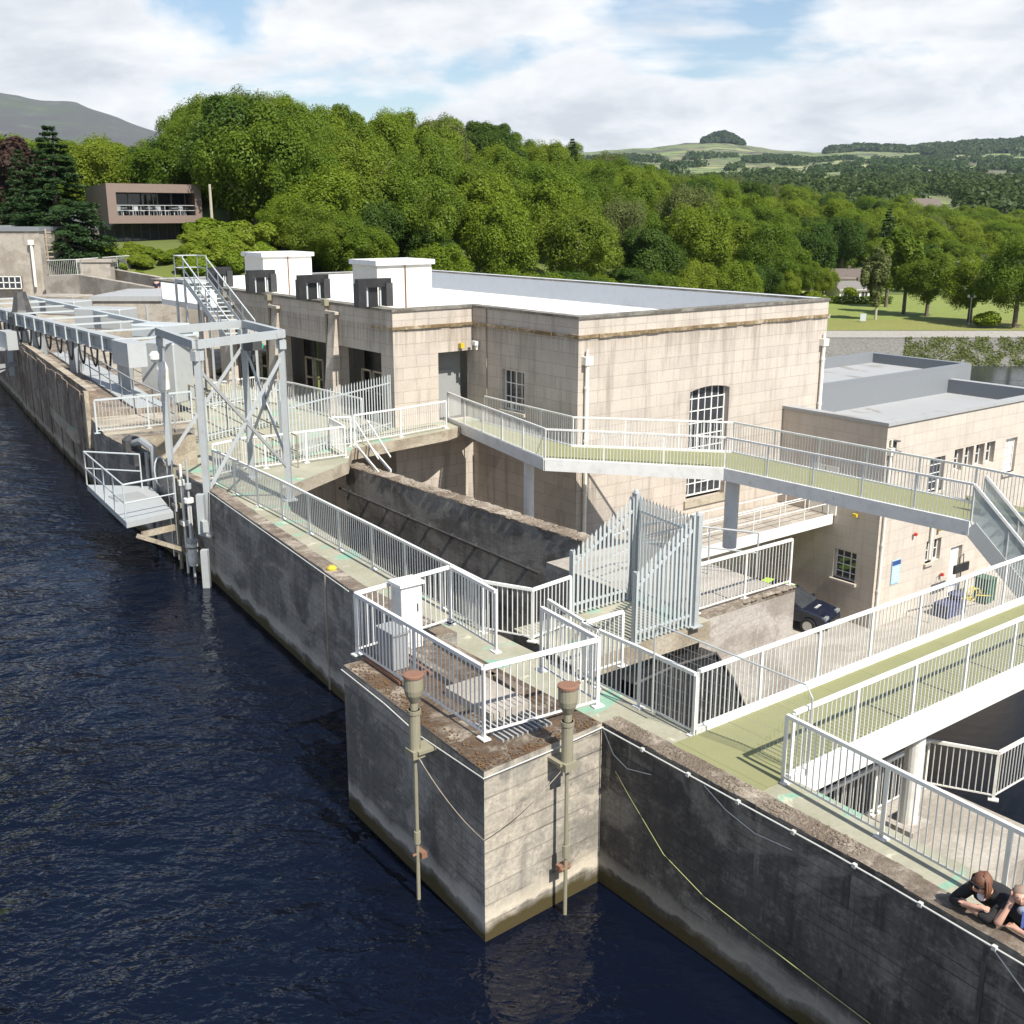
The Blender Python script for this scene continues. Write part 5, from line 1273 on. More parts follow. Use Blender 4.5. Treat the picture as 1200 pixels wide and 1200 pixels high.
pr1 = leaning('person with brown bob hair, sunglasses and black blazer leaning on crossed arms', hc1, lk1, wq1, wd, nin,
    [(P(1158, 1078, 1.07), P(1138, 1065, 1.09), P(1131, 1059, 1.12)), (P(1115, 1055, 1.07), P(1140, 1062, 1.15), P(1151, 1064, 1.16))],
    None, dict(sleeve=.6, top='blazer', hair='hair', glasses=True))[0]
t = MB(); f = lk1; ell(t, hc1-UP*.165-f*.045, .045, .05, .05, f); t.build('shirt', M['shirt'], pr1, smooth=True)
hc2 = P(1196, 1049, 1.42); u2 = (at(hc2, 0)-QB).dot(wd); wq2 = QB+wd*u2+nin*.32
lk2 = V((-.35, -.93, 0)).normalized()
A_ = (P(1168, 1084, 1.07), P(1180, 1066, 1.24), hc2-UP*.07+wd*-.085+lk2*.03); B_ = (P(1224, 1110, 1.07), P(1196, 1092, 1.08), P(1188, 1087, 1.09))
pr2, sh2, ss2, f2 = leaning('balding person in a dark vest with blue lanyard, chin resting on one hand', hc2, lk2, wq2, wd, nin, [B_, A_], None, dict(sleeve=.12, top='navycloth', hair='hairshort', bald=True))
t = MB(); t.box(sh2+f2*.12-UP*.06, .02, .03, .20, f2); t.build('lanyard', M['bluelan'], pr2)
t = MB(); ell(t, sh2+f2*.08+UP*.02, .05, .07, .05, f2); t.build('collar', M['greycloth'], pr2, smooth=True)
# two distant walkers beyond the low building
for px, lab, tm in ((184, 'distant walker in dark clothes above the low building, left of the other', 'navycloth'), (193, 'distant walker in black, nearer the tall stair than the other', 'blacksteel')):
    q = D(px, 338, 83.0); b = at(q, q.z-1.0); J = [b+UP*.95, b+UP*1.2, b+UP*1.42, b+UP*1.52, b+UP*1.66]; E_ = [(0, 1), (1, 2), (2, 3), (3, 4)]; Rr = [.15, .15, .14, .05, .1]
    for k in (-1, 1):
        n0 = len(J); J += [b+V((k*.2, 0, 1.4)), b+V((k*.26, -.03, 1.12)), b+V((k*.24, -.1, .88))]; E_ += [(2, n0), (n0, n0+1), (n0+1, n0+2)]; Rr += [.06, .045, .035]
        n0 = len(J); J += [b+V((k*.1, 0, .85)), b+V((k*.11, -.05*k, .48)), b+V((k*.12, .1*k, .06))]; E_ += [(0, n0), (n0, n0+1), (n0+1, n0+2)]; Rr += [.09, .065, .05]
    ob = skin_body('person', J, E_, Rr, 'skin', None, 1, b); tag(ob, lab, 'person')
    jj = [J[0], J[1], J[2], J[5], J[6], J[11], J[12]]; 
    skin_body('coat', jj, [(0, 1), (1, 2), (2, 3), (3, 4), (2, 5), (5, 6)], [.18, .18, .17, .08, .06, .08, .06], tm, ob, 1, b)
    skin_body('trousers', [J[0], J[8], J[9], J[10], J[14], J[15], J[16]], [(0, 1), (1, 2), (2, 3), (0, 4), (4, 5), (5, 6)], [.17, .1, .08, .065, .1, .08, .065], 'darksteel', ob, 1, b)
    t = MB(); ell(t, b+V((0, .03, 1.70)), .11, .10, .11, V((0, -1, 0))); t.build('hair', M['hair'], ob, smooth=True)

# ================================================================ parked car
cc = P(962, 737, ZG); car = thing('parked_car', at(cc, ZG), 'dark navy hatchback car with lime strip parked in the gap between block and annex', 'car')
cf = V((.80, -.60, 0)).normalized(); cs = V((-cf.y, cf.x, 0)); c0 = at(cc, ZG)-cf*1.55+cs*.75
c0 = at(P(968, 744, ZG), ZG)-cf*2.0+cs*.55
def cp(x, y, z): return V((c0.x+cf.x*x+cs.x*y, c0.y+cf.y*x+cs.y*y, ZG+z))
prof = [(-2.1, .35), (-2.12, .75), (-2.0, .98), (-1.6, 1.06), (-.9, 1.06), (.75, 1.02), (1.3, .95), (1.85, .82), (2.05, .68), (2.1, .35)]
def hull(t, prof, wy, z0, taper):
    n = len(prof); vs = []
    for sgn in (-1, 1):
        for x, z in prof: vs.append(cp(x, sgn*wy*(taper(x, z)), z))
    fs = [(i, i+1, n+i+1, n+i) for i in range(n-1)]+[(n-1, 0, n, 2*n-1), tuple(range(n-1, -1, -1)), tuple(range(n, 2*n))]
    t._add(vs, fs)
t = MB(); hull(t, prof, .86, .35, lambda x, z: 1-.10*max(0, abs(x)-1.3)-.06*max(0, z-.7)); t.build('body', M['carpaint'], car, bevel=.06)
cab = [(-1.95, 1.02), (-1.55, 1.42), (-1.1, 1.50), (-.1, 1.50), (.25, 1.42), (1.0, 1.0)]
t = MB(); hull(t, cab, .80, 1, lambda x, z: 1-.32*max(0, z-1.0)); t.build('window_band', M['glass'], car)
t = MB(); hull(t, [(-1.6, 1.42), (-1.1, 1.515), (-.1, 1.515), (.22, 1.435)], .70, 1, lambda x, z: 1); t.build('roof', M['carpaint'], car)
t = MB(); t._add([cp(-1.3, -.66, 1.53), cp(-.9, -.66, 1.53), cp(-.9, .66, 1.53), cp(-1.3, .66, 1.53)], [(0, 1, 2, 3)]); t._add([cp(-.45, -.6, 1.525), cp(.1, -.6, 1.51), cp(.1, .6, 1.51), cp(-.45, .6, 1.525)], [(0, 1, 2, 3)]); t.build('reflective_strip', M['lime'], car)
for x in (-1.35, 1.3):
    for y in (-1, 1):
        t = MB(); a, b = cp(x, y*.70, .32), cp(x, y*.90, .32); t.tube(a, b, .32, 18); w_ = t.build('wheel', M['blackrub'], car)
        t = MB(); t.tube(cp(x, y*.895, .32), cp(x, y*.915, .32), .21, 12); t.build('rim', M['chrome'], w_)
for y in (-1, 1):
    t = MB(); t.box(cp(1.93, y*.6, .70), .2, .34, .17, cf); t.build('headlight', M['milky'], car)
    t = MB(); t.box(cp(.75, y*.92, 1.05), .12, .18, .13, cf); t.build('mirror', M['carpaint'], car)
t = MB(); t.box(cp(2.11, 0, .55), .03, .9, .16, cf); t.build('grille', M['blackrub'], car)
t = MB(); t.box(cp(2.13, 0, .42), .02, .5, .11, cf); t.build('number_plate', M['white'], car)
t = MB(); 
for i, w_ in enumerate((.05, .09, .06, .1)): t.box(cp(1.35, -.22+i*.14, .955), .12, w_, .012, cf)
t.build('bonnet_mark', M['white'], car)
# ================================================================ land
def tab(d, x):
    ks = sorted(d); 
    return float(np.interp(x, ks, [d[k] for k in ks]))
YS = {-500: 145, 0: 146, 60: 150, 110: 152, 200: 152, 232: 106, 290: 92, 350: 102, 400: 114, 450: 118, 500: 125, 545: 122, 600: 142, 650: 153, 700: 165, 750: 180, 800: 190, 850: 199, 900: 207, 950: 213, 1000: 217, 1050: 223, 1100: 231, 1200: 240, 1900: 242}
Y1T = {0: 200, 250: 190, 450: 225, 600: 270, 900: 400, 1200: 540}
Y0T = {0: 130, 110: 140, 230: 142, 260: 128, 450: 126, 700: 150, 900: 190, 1000: 240, 1200: 262}
ZG0 = {0: 5, 250: 5.8, 330: 3, 450: 0, 700: -5, 1000: -7.8, 1200: -8}
def ptop(Y, y): d = ray(600, y); return CH+Y*d[2]/d[1]
def ground(px, Y):
    y0, y1 = tab(Y0T, px), tab(Y1T, px); z0 = tab(ZG0, px); z1 = ptop(y1, tab(YS, px))-15.5
    t = (Y-y0)/(y1-y0)
    if t < 0:
        left = 1-min(1, max(0, (px-330)/170))
        zl = np.interp(Y, [60, 98, 101, 112, 128], [-3, -3, 2.2, 5.2, 5.8])
        zr = np.interp(Y, [60, 78, 100, 138, 150, 156, 165], [-9.3, -9.4, -11.2, -10.6, -8.3, -7.8, -7.8])
        zn = left*zl+(1-left)*zr
        if (px-600)/1338*Y < -25.2-(Y-56.3)*.596-(Y-56.3)*.05-3 and Y < 118: zn = -4.0
        return float(zn+(z0-zn)*max(0, 1+t*4) if t > -.25 else zn)
    if t <= 1: return z0+(z1-z0)*t**.8
    return z1-(Y-y1)*.02
RID = {-400: 108, 0: 105, 30: 112, 60: 117, 100: 119, 130: 131, 160: 144, 200: 158, 300: 185, 640: 182, 700: 177, 760: 173, 800: 168, 845: 166, 900: 175, 950: 179, 1000: 174, 1060: 176, 1120: 170, 1160: 168, 1250: 163, 1500: 160, 1900: 165}
def farz(px, Y):
    r = tab(RID, px)+(3.5*mnoise.noise(V((px/45, 9, 0))) if px < 400 else 0); r += 1.0*mnoise.noise(V((px/22, 0, 0)))+.6*mnoise.noise(V((px/7, 3, 0)))
    if px < 640: return ptop(Y, np.interp(Y, [560, 900, 1400, 2500, 4600, 5200, 5900], [264, 246, 232, 205, r, r+1.5, r+25]))
    yy = np.interp(Y, [540, 660, 1000, 1800, 3000, 4600, 5200, 5900], [262, 240, 222, 205, 190, r, r+1.5, r+25])
    return ptop(Y, yy)
def gridmesh(name, pxs, Ys, fz, m, dz=0):
    vs = []; 
    for Y in Ys:
        for px in pxs: vs.append(((px-600)/1338*Y, Y, fz(px, Y)+dz))
    n = len(pxs); fs = [(j*n+i, j*n+i+1, (j+1)*n+i+1, (j+1)*n+i) for j in range(len(Ys)-1) for i in range(n-1)]
    me = bpy.data.meshes.new(name); me.from_pydata(vs, [], fs); me.materials.append(M[m]); me.polygons.foreach_set('use_smooth', [True]*len(fs)); me.update()
    o = bpy.data.objects.new(name, me); COL.objects.link(o); return o
def m_ground():
    m, t = mat('meadow grass'); g = t.new('ShaderNodeNewGeometry').outputs[0]
    n = t.noise(g, .06, 6, .6); n2 = t.noise(g, 1.2, 5, .7)
    c = t.mix(t.ramp(n, [(.4, 0), (.6, 1)]), (.07, .11, .018), (.14, .16, .03)); c = t.mix(t.math('MULTIPLY', n2, .5), c, (.04, .07, .012))
    t.bsdf(c, .95, n2, .5, .1); return m
def m_far():
    m, t = mat('patchwork of far fields'); g = t.new('ShaderNodeNewGeometry').outputs[0]
    mp = t.new('ShaderNodeMapping', {'Vector': g, 'Rotation': (0, 0, .5), 'Scale': (.0042, .0020, .0)}).outputs[0]
    vo = t.new('ShaderNodeTexVoronoi', {'Vector': mp, 'Scale': 1.0, 'Randomness': .8}); ve = t.new('ShaderNodeTexVoronoi', {'Vector': mp, 'Scale': 1.0, 'Randomness': .8}, feature='DISTANCE_TO_EDGE')
    r = t.new('ShaderNodeSeparateColor', {'Color': vo.outputs['Color']}).outputs[0]
    c = t.ramp(r, [(.0, (.13, .19, .05)), (.3, (.20, .25, .08)), (.55, (.13, .15, .06)), (.75, (.30, .31, .13)), (1, (.11, .15, .05))])
    n = t.noise(g, .0035, 7, .65)
    c = t.mix(t.ramp(n, [(.48, 0), (.60, .85)]), c, (.11, .085, .06))
    c = t.mix(t.ramp(t.noise(g, .012, 6, .7), [(.54, 0), (.58, 1)]), c, (.025, .045, .02))
    c = t.mix(t.ramp(ve.outputs[0], [(.012, .9), (.02, 0)]), c, (.03, .05, .02))
    t.bsdf(c, .95); return m
def m_moor():
    m, t = mat('heather moor'); g = t.new('ShaderNodeNewGeometry').outputs[0]
    n = t.noise(g, .0016, 7, .65); n2 = t.noise(g, .009, 6, .7)
    c = t.mix(t.ramp(n, [(.42, 0), (.56, 1)]), (.075, .09, .06), (.07, .07, .07)); c = t.mix(t.ramp(n2, [(.55, 0), (.65, .7)]), c, (.11, .135, .09)); t.bsdf(c, .95); return m
M['moor'] = m_moor(); M['ground'] = m_ground(); M['far'] = m_far()
def m_gravel(name, a, b, sc):
    m, t = mat(name); g = t.new('ShaderNodeNewGeometry').outputs[0]; n = t.noise(g, sc, 6, .8); n3 = t.noise(g, .15, 4, .6)
    t.bsdf(t.mix(t.ramp(n, [(.3, 0), (.7, 1)]), t.mix(n3, a, (a[0]*.6, a[1]*.6, a[2]*.6)), b), .95, n, 1.0, .15); return m
M['gravel'] = m_gravel('grey bank gravel', (.11, .105, .095), (.27, .26, .235), 2.5)
M['gravelpath'] = m_gravel('pale gravel path', (.30, .28, .25), (.42, .40, .36), 3)
M['lawn'] = m_gravel('bright mown lawn', (.17, .22, .04), (.22, .26, .06), .8)
M['rough'] = m_gravel('yellowing rough grass', (.27, .25, .07), (.17, .20, .045), 1.2)
pxs = list(range(-900, 2101, 15))
g1_ = gridmesh('ground', pxs, [60+3*i for i in range(35)]+[165+i*9 for i in range(56)], ground, 'ground'); tag(g1_, kind='structure')
g2_ = gridmesh('hills', list(range(600, 2101, 10)), [540, 590, 650, 760, 900, 1050, 1200, 1400, 1600, 1800, 2100, 2400, 2700, 3000, 3400, 3800, 4200, 4400, 4600, 4800, 5200, 5900], farz, 'far'); tag(g2_, kind='structure')
g3_ = gridmesh('hills', list(range(-900, 601, 6)), [540, 700, 900, 1400, 2000, 2700, 3400, 4000, 4300, 4600, 4800, 5200, 5900], farz, 'moor'); tag(g3_, kind='structure')
rp = list(range(930, 1900, 10))
o = gridmesh('river', list(range(940, 2000, 20)), [96, 139], lambda a, b: -10.35, 'river'); tag(o, kind='structure')
o = gridmesh('gravel_bank', rp, [137+1.2*i for i in range(15)], ground, 'gravel', .05); tag(o, kind='structure')
o = gridmesh('gravel_path', rp, [151+1*i for i in range(7)], lambda px, Y: ground(px, Y), 'gravelpath', .12); tag(o, kind='structure')
o = gridmesh('rough_grass', rp, [156+2*i for i in range(9)], lambda px, Y: ground(px, Y), 'rough', .16); tag(o, kind='structure')
o = gridmesh('lawn', rp, [170+4*i for i in range(15)], lambda px, Y: ground(px, Y), 'lawn', .15); tag(o, kind='structure')

# ---------------------------------------------------------------- foliage meshes
def leafmesh(name, pts, nrm, size, m, jitter=.42, asp=1.0):
    n = len(pts); nv = nrm+RNG.normal(0, jitter, (n, 3)); nv /= np.linalg.norm(nv, axis=1)[:, None]+1e-9
    r = RNG.normal(0, 1, (n, 3)); u = np.cross(nv, r); u /= np.linalg.norm(u, axis=1)[:, None]+1e-9; w = np.cross(nv, u)
    s = (size*(.6+.8*RNG.random(n)))[:, None]
    v = np.empty((n, 4, 3)); v[:, 0] = pts-u*s; v[:, 1] = pts-w*s*.62*asp+nv*s*.15; v[:, 2] = pts+u*s; v[:, 3] = pts+w*s*.62*asp-nv*s*.1
    v = v.reshape(-1, 3); me = bpy.data.meshes.new(name)
    me.vertices.add(len(v)); me.vertices.foreach_set('co', v.ravel()); me.loops.add(4*n); me.loops.foreach_set('vertex_index', np.arange(4*n))
    me.polygons.add(n); me.polygons.foreach_set('loop_start', np.arange(0, 4*n, 4)); me.polygons.foreach_set('loop_total', np.full(n, 4))
    me.materials.append(M[m]); me.update(); me.validate(); return me
def rnd_dirs(n): d = RNG.normal(0, 1, (n, 3)); return d/np.linalg.norm(d, axis=1)[:, None]
def crown_pts(n, R_, H0, H1, lobes=30, lr=(.13, .36), shape='oak'):
    """leaf positions of a crown R_ wide between heights H0 and H1"""
    cz, hz = (H0+H1)/2, (H1-H0)/2; c = rnd_dirs(lobes)*(RNG.random(lobes)**.45)[:, None]; c[:, 0] += .12*np.sin(c[:, 2]*3+RNG.random()*6); c *= RNG.uniform(.86, 1.08, lobes)[:, None]
    if shape == 'oak': c[:, 2] = c[:, 2]*.75+.05
    rl = RNG.uniform(*lr, lobes); c *= (1-rl*.75)[:, None]
    if shape == 'tall': 
        k = .35+.65*np.clip(1-np.abs(c[:, 2]+.15), 0, 1); c[:, :2] *= k[:, None]; rl *= .8
    out, nn = [], []
    k = int(n/lobes*2.4)
    for i in range(lobes):
        d = rnd_dirs(k); p = c[i]+d*rl[i]*(RNG.uniform(.55, 1.2, k))[:, None]
        dist = np.linalg.norm(p[:, None].astype(np.float32)-c[None].astype(np.float32), axis=2)/rl[None]; dist[:, i] = 9
        keep = (dist.min(1) > .62) & ((d[:, 2] > -.55) | (RNG.random(k) < .35))
        out.append(p[keep]); nn.append(d[keep])
    p = np.concatenate(out); q = np.concatenate(nn); 
    if len(p) > n: s = RNG.choice(len(p), n, False); p, q = p[s], q[s]
    p = p*np.array([R_, R_, hz])+np.array([0, 0, cz]); q = q+np.array([0, 0, .35]); return p, q
def trunk_mesh(name, H, r0, R_, H0, m, limbs=7, top=.75):
    t = MB(); base = V((0, 0, -1.0)); pts = [base, V((0, 0, H*.25)), V((random.uniform(-.3, .3), random.uniform(-.3, .3), H*.55)), V((random.uniform(-.6, .6), random.uniform(-.6, .6), H*top))]
    t.path(pts, [r0*1.25, r0, r0*.65, r0*.2], 8)
    for i in range(limbs):
        a = 2*math.pi*i/limbs+random.random(); z0 = H*random.uniform(.25, .6); o = pts[1].lerp(pts[2], min(1, (z0-H*.25)/(H*.3))) if z0 > H*.25 else V((0, 0, z0))
        rr = R_*random.uniform(.45, .8); e = V((math.cos(a)*rr, math.sin(a)*rr, z0+H*random.uniform(.12, .3)))
        t.path([o, o.lerp(e, .5)+V((0, 0, -.3)), e], [r0*.4, r0*.25, r0*.08], 5)
    va = np.array(t.v); me = bpy.data.meshes.new(name); me.from_pydata(t.v, [], t.f); me.materials.append(M[m]); me.update(); return me
def proto(name, crown, trunk, label, cat, group=None):
    r = bpy.data.objects.new(name, None); COL.objects.link(r); tag(r, label, cat, group); ORG[r.name] = V((0, 0, 0))
    if trunk: o = bpy.data.objects.new('trunk', trunk); COL.objects.link(o); o.parent = r
    o = bpy.data.objects.new('crown', crown); COL.objects.link(o); o.parent = r
    return r
PROT = []
for i, (mt, nl, sz, R_, H, H0, lb) in enumerate((('leafA', 46000, .125, 5.6, 15, .8, 60), ('leafB', 44000, .13, 5.2, 15, 1.0, 52), ('leafA', 48000, .125, 6.2, 15, .6, 75), ('leafB', 42000, .12, 4.8, 15, 1.0, 60), ('leafD', 44000, .13, 5.4, 15, 1.2, 48), ('leafS', 34000, .12, 4.6, 15, .8, 50))):
    p, q = crown_pts(nl, R_, H0, H, lb); PROT.append((leafmesh('crown', p, q, sz, mt), trunk_mesh('trunk', H, .32, R_, H0, 'bark')))
def conifer_mesh(H, R_, n, size, m='leafC'):
    lv = 26; P_, N_ = [], []
    for j in range(lv):
        z = H*(.06+.94*j/lv); rr = R_*(1-(j/lv))**.85+.25; nb = max(5, int(9*(1-j/lv)+5))
        for b in range(nb):
            a = RNG.random()*6.28; ln_ = rr*RNG.uniform(.7, 1.08); k = max(6, int(n*rr/(lv*R_*.55*nb)))
            s = RNG.random(k)**.7; sp_ = RNG.normal(0, .16+.16*ln_*.3, (k, 2)); dx, dy = math.cos(a), math.sin(a)
            x = s*ln_; P_.append(np.stack([dx*x-dy*sp_[:, 0]*s, dy*x+dx*sp_[:, 0]*s, z-.28*x*s+.25*(s > .8)-np.abs(sp_[:, 1])*.9*s], 1)); N_.append(np.tile([dx*.5, dy*.5, .8], (k, 1)))
    return leafmesh('crown', np.concatenate(P_), np.concatenate(N_), size, m, .5, .7)
CON = (conifer_mesh(19, 5.4, 70000, .15), trunk_mesh('trunk', 19, .3, .1, 0, 'bark', 0, .96))
# ---------------------------------------------------------------- the wood on the slope: every tree its own object
WG = 'trees of the wood on the slope behind the works'
def put(pi, px, Y, h, lab, cat='tree', group=WG, name='broadleaf_tree', z=None, wide=1.0, Hn=15.0):
    cr, tr = PROT[pi] if isinstance(pi, int) else pi
    r = bpy.data.objects.new(name, None); COL.objects.link(r); tag(r, lab, cat, group)
    for nm, me in (('trunk', tr), ('crown', cr)):
        if me is None: continue
        o = bpy.data.objects.new(nm, me); COL.objects.link(o); o.parent = r
    zz_ = ground(px, Y) if z is None else z
    r.location = ((px-600)/1338*Y, Y, zz_); s = h/Hn; w_ = s*wide*random.uniform(.92, 1.12); r.scale = (w_, w_, s); r.rotation_euler = (0, 0, random.random()*6.28); r.empty_display_size = .3
    return r
random.seed(21)
LABW = 'green broadleaf tree packed in the dense wood on the slope behind the power station'
LABL = 'tall green broadleaf tree in the wood behind the brown terrace building'
LABR = 'green tree in the lower wood between the power station roof and the far fields'
cnt = 0
for row in range(9):
    tt = (row/8)**1.15; px = -70+random.uniform(0, 40)
    while px < 1275:
        Y = tab(Y0T, px)+(tab(Y1T, px)-tab(Y0T, px))*tt+random.uniform(-4, 4)
        r_ = 5.4+max(0, Y-150)*.009; sp_ = r_*1.72*1290/Y
        if px > 1000 and row == 0: px += sp_; continue
        h = random.uniform(12.5, 17.5)
        if px < 330: h *= 1.18
        if px > 850: h *= .92
        if row == 8: h = random.uniform(14.2, 17.2)
        cap_ = ptop(Y, tab(YS, px)+random.uniform(-5, 8))-ground(px, Y); h = max(5.5, min(h, cap_))
        if not (104 < px < 262 and Y < 150):
            ci = random.choices([0, 1, 2, 3, 4, 5], [5, 4, 5, 4, 3, 1])[0]; dark = random.random() < .035 and px > 450
            lab, grp = (LABL, 'tall trees behind the brown terrace building') if px < 330 else ((LABW, WG) if px < 800 else (LABR, 'trees of the lower wood towards the far fields'))
            if dark: put(CON, px, Y, h*1.05, 'dark conifer standing among the broadleaf trees of the slope wood', name='conifer', Hn=19., group='conifers among the slope wood')
            else: put(ci, px, Y, h, lab, group=grp, wide=max(1, r_/5.4)*min(15/h, 1.5)*random.uniform(.95, 1.1))
            cnt += 1
        px += sp_*random.uniform(.8, 1.15)
print('wood trees', cnt)
# named single trees
put(CON, 66, 102, 12.8, 'big dark green conifer beside the brown terrace building', name='conifer', group=None, Hn=19, z=3.2, wide=1.5)
put(CON, 28, 112, 10.5, 'smaller dark conifer at the left edge behind the pale block building', name='conifer', group=None, Hn=19, z=4, wide=1.2)
pp_, qq_ = crown_pts(9000, 4.0, 1.5, 11, 22); PUR = (leafmesh('crown', pp_, qq_, .24, 'leafP'), trunk_mesh('trunk', 11, .25, 3, 2, 'bark'))
put(PUR, 18, 122, 12, 'purple brown leaved tree at the left edge above the pale block building', name='copper_tree', group=None, Hn=11., z=5)
put(PUR, 338, 118, 6, 'small purple brown tree behind the farther white roof box', name='copper_tree', group=None, Hn=11., z=2)
pp_, qq_ = crown_pts(5200, 1.5, .1, 2.3, 16, (.3, .5)); BUS = (leafmesh('crown', pp_, qq_, .13, 'leafB'), None)
for i in range(85):
    px = random.uniform(98, 310); Y = random.uniform(97, 120)
    if px < 215 and Y > 110: Y = random.uniform(97, 109)
    put(BUS, px, Y, random.uniform(.9, 1.5) if px < 225 else random.uniform(1.3, 2.6), 'bright green shrub on the bank below the brown terrace building', 'shrub', 'shrubs on the bank below the terrace building', 'shrub', Hn=2.3, wide=random.uniform(.9, 1.5))
t = MB(); b = D(248, 252, 119); t.path([at(b, b.z-1), at(b, b.z+3), at(b, ptop(119, 216))], [.16, .13, .1], 8); o = t.build('bare_trunk', M['barkpale']); tag(o, 'pale bare tree trunk rising right of the brown terrace building', 'trunk')
for px, Y, hh in ((385, 128, 12.5), (300, 124, 17), (330, 128, 16), (286, 127, 18), (440, 126, 10.5), (500, 130, 10), (420, 131, 13)): put(random.choice([0, 2, 4, 1]), px, Y, hh, 'rounded green tree at the foot of the slope wood just behind the roof', group='front trees just behind the power station roof')
for px in range(335, 985, 21):
    Y = tab(Y0T, px)-random.uniform(4, 16); put(random.choice([0, 1, 2, 3, 4, 1]), px+random.uniform(-8, 8), Y, random.uniform(6.5, 9.5), 'low round tree at the front edge of the slope wood just above the roof line', group='low trees at the front edge of the wood', wide=1.35)
# park trees and the trees round the houses
pp_, qq_ = crown_pts(11000, 2.9, 1.6, 12, 34, (.2, .34), 'tall'); BIR = (leafmesh('crown', pp_, qq_, .20, 'leafS'), trunk_mesh('trunk', 12, .16, 2, 2, 'barkpale'))
pp_, qq_ = crown_pts(12000, 2.7, 1.2, 12, 40, (.2, .32), 'tall'); POP = (leafmesh('crown', pp_, qq_, .20, 'leafA'), trunk_mesh('trunk', 12, .2, 2, 2, 'bark'))
ZP = -7.8
for i, (pt, px, Y, h, lab, H_, wd_) in enumerate(((BIR, 1037, 172, 12.0, 'slender pale green birch at the left of the lawn tree group', 12., 1.0), (POP, 1070, 182, 16.0, 'tallest upright tree of the lawn group', 12., .95), (POP, 1048, 196, 15.5, 'upright tree just behind the pale lawn birch', 12., 1.0),
        (0, 1098, 178, 12.0, 'rounded dark green tree right of the tallest lawn tree', 15., 1.15), (1, 1150, 168, 11.0, 'broad green tree standing alone right of the lawn group', 15., 1.25), (2, 1205, 160, 14.0, 'dark tree cut by the right edge of the picture above the river bank', 15., 1.1),
        (1, 930, 210, 10, 'rounded bright tree beside the white houses, left of them', 15., 1.2), (5, 893, 215, 8, 'pale green tree left of the white houses', 15., 1.2), (3, 1180, 230, 11, 'green tree between the brown roofed houses', 15., 1.1), (4, 1088, 236, 11, 'green tree in front of the grey roofed houses', 15., 1.1), (0, 990, 262, 11, 'green tree right behind the white house pair', 15., 1.2), (2, 1130, 262, 11, 'broad tree behind the grey roofed houses', 15., 1.2), (0, 1040, 258, 12, 'dark tree behind the lawn group and white houses', 15., 1.2), (BUS, 1170, 160, 2.6, 'round bush at the gravel path on the right', 2.3, 1.4), (BUS, 955, 205, 2.4, 'bush beside the lower white house', 2.3, 1.5), (BUS, 1000, 214, 3.2, 'tall bush between the two white houses', 2.3, 1.3), (3, 975, 224, 4.5, 'small round tree by the white house gable', 15., 1.6))):
    put(pt, px, Y, h, lab, 'bush' if pt is BUS else 'tree', None, 'bush' if pt is BUS else 'park_tree', z=ZP, wide=wd_, Hn=H_)
# trees off to the right that throw dappled shade on the footbridge
r = put(POP, 600, 10, 11.5, 'upright tree beside the lower yard outside the right edge', 'tree', None, 'yard_tree', z=-8.8, wide=.9, Hn=12.); r.location = (15.6, 13.2, -5.0)
# hedge by the lawn
pp_ = np.stack([RNG.uniform(-9, 9, 5200), RNG.uniform(-.8, .8, 5200), RNG.uniform(0, 1.5, 5200)], 1); hd_ = leafmesh('hedge', pp_, rnd_dirs(5200)+np.array([0, -.4, .5]), .16, 'leafA')
o = bpy.data.objects.new('hedge', hd_); COL.objects.link(o); o.location = ((995-600)/1338*203, 203, ZP); tag(o, 'dark clipped hedge between the lawn and the white houses', 'hedge')
# scrub on the river bank (nobody could count it)
n = 34000; X = RNG.uniform(1075, 1500, n); Yy = RNG.uniform(139, 151, n); Z = np.array([ground(a, b) for a, b in zip(X, Yy)])
keep = np.array([mnoise.noise(V((a/17, b/4, 0)))+random.uniform(-.45, .45) > -.03 for a, b in zip(X, Yy)]); X, Yy, Z = X[keep], Yy[keep], Z[keep]
pp_ = np.stack([(X-600)/1338*Yy, Yy, Z+RNG.random(len(X))*.3], 1); me = leafmesh('scrub', pp_, rnd_dirs(len(X))+np.array([0, 0, .7]), .16, 'leafS'); o = bpy.data.objects.new('scrub', me); COL.objects.link(o); tag(o, 'low green scrub on the gravel river bank', 'scrub', kind='stuff')
# far woods: read as masses
def farwood(name, n, fn, size, lab, m='leafF'):
    pts = []; nr = []
    for _ in range(n):
        px, Y, h, w_ = fn(); x, y, z = (px-600)/1338*Y, Y, (farz(px, Y) if Y > 560 else ground(px, Y)); k = 46
        d = rnd_dirs(k); d[:, 2] = np.abs(d[:, 2]); c = d*np.array([w_, w_, h]); pts.append(c+np.array([x, y, z+h*.1])); nr.append(d)
    me = leafmesh(name, np.concatenate(pts), np.concatenate(nr), size, m, .4, 1.5); o = bpy.data.objects.new(name, me); COL.objects.link(o); tag(o, lab, 'wood', kind='stuff')
def fA():
    while True:
        px, Y = random.uniform(640, 1320), random.uniform(570, 1500)
        if mnoise.noise(V((px/60, Y/330, 1.5))) > -.25+(Y-600)/4200: return px, Y, random.uniform(7, 12), random.uniform(4.5, 7)
farwood('valley_wood', 2800, fA, 1.25, 'dark green mass of trees across the valley floor beyond the slope wood')
def fB():
    while True:
        px, Y = random.uniform(660, 1330), random.uniform(1500, 3600)
        if mnoise.noise(V((px/34, Y/210, 6.5))) > .22: return px, Y, random.uniform(9, 13), random.uniform(8, 13)
farwood('hedgerow_trees', 1300, fB, 2.4, 'dark hedgerow trees and copses among the far fields')
def fC():
    a = random.gauss(0, 1); px = 843+max(-21, min(22, a*11)); h_ = 22*max(.35, 1-((px-843)/24)**2); return px, random.uniform(4520, 4640), h_*random.uniform(.7, 1.3)+12, random.uniform(12, 18)
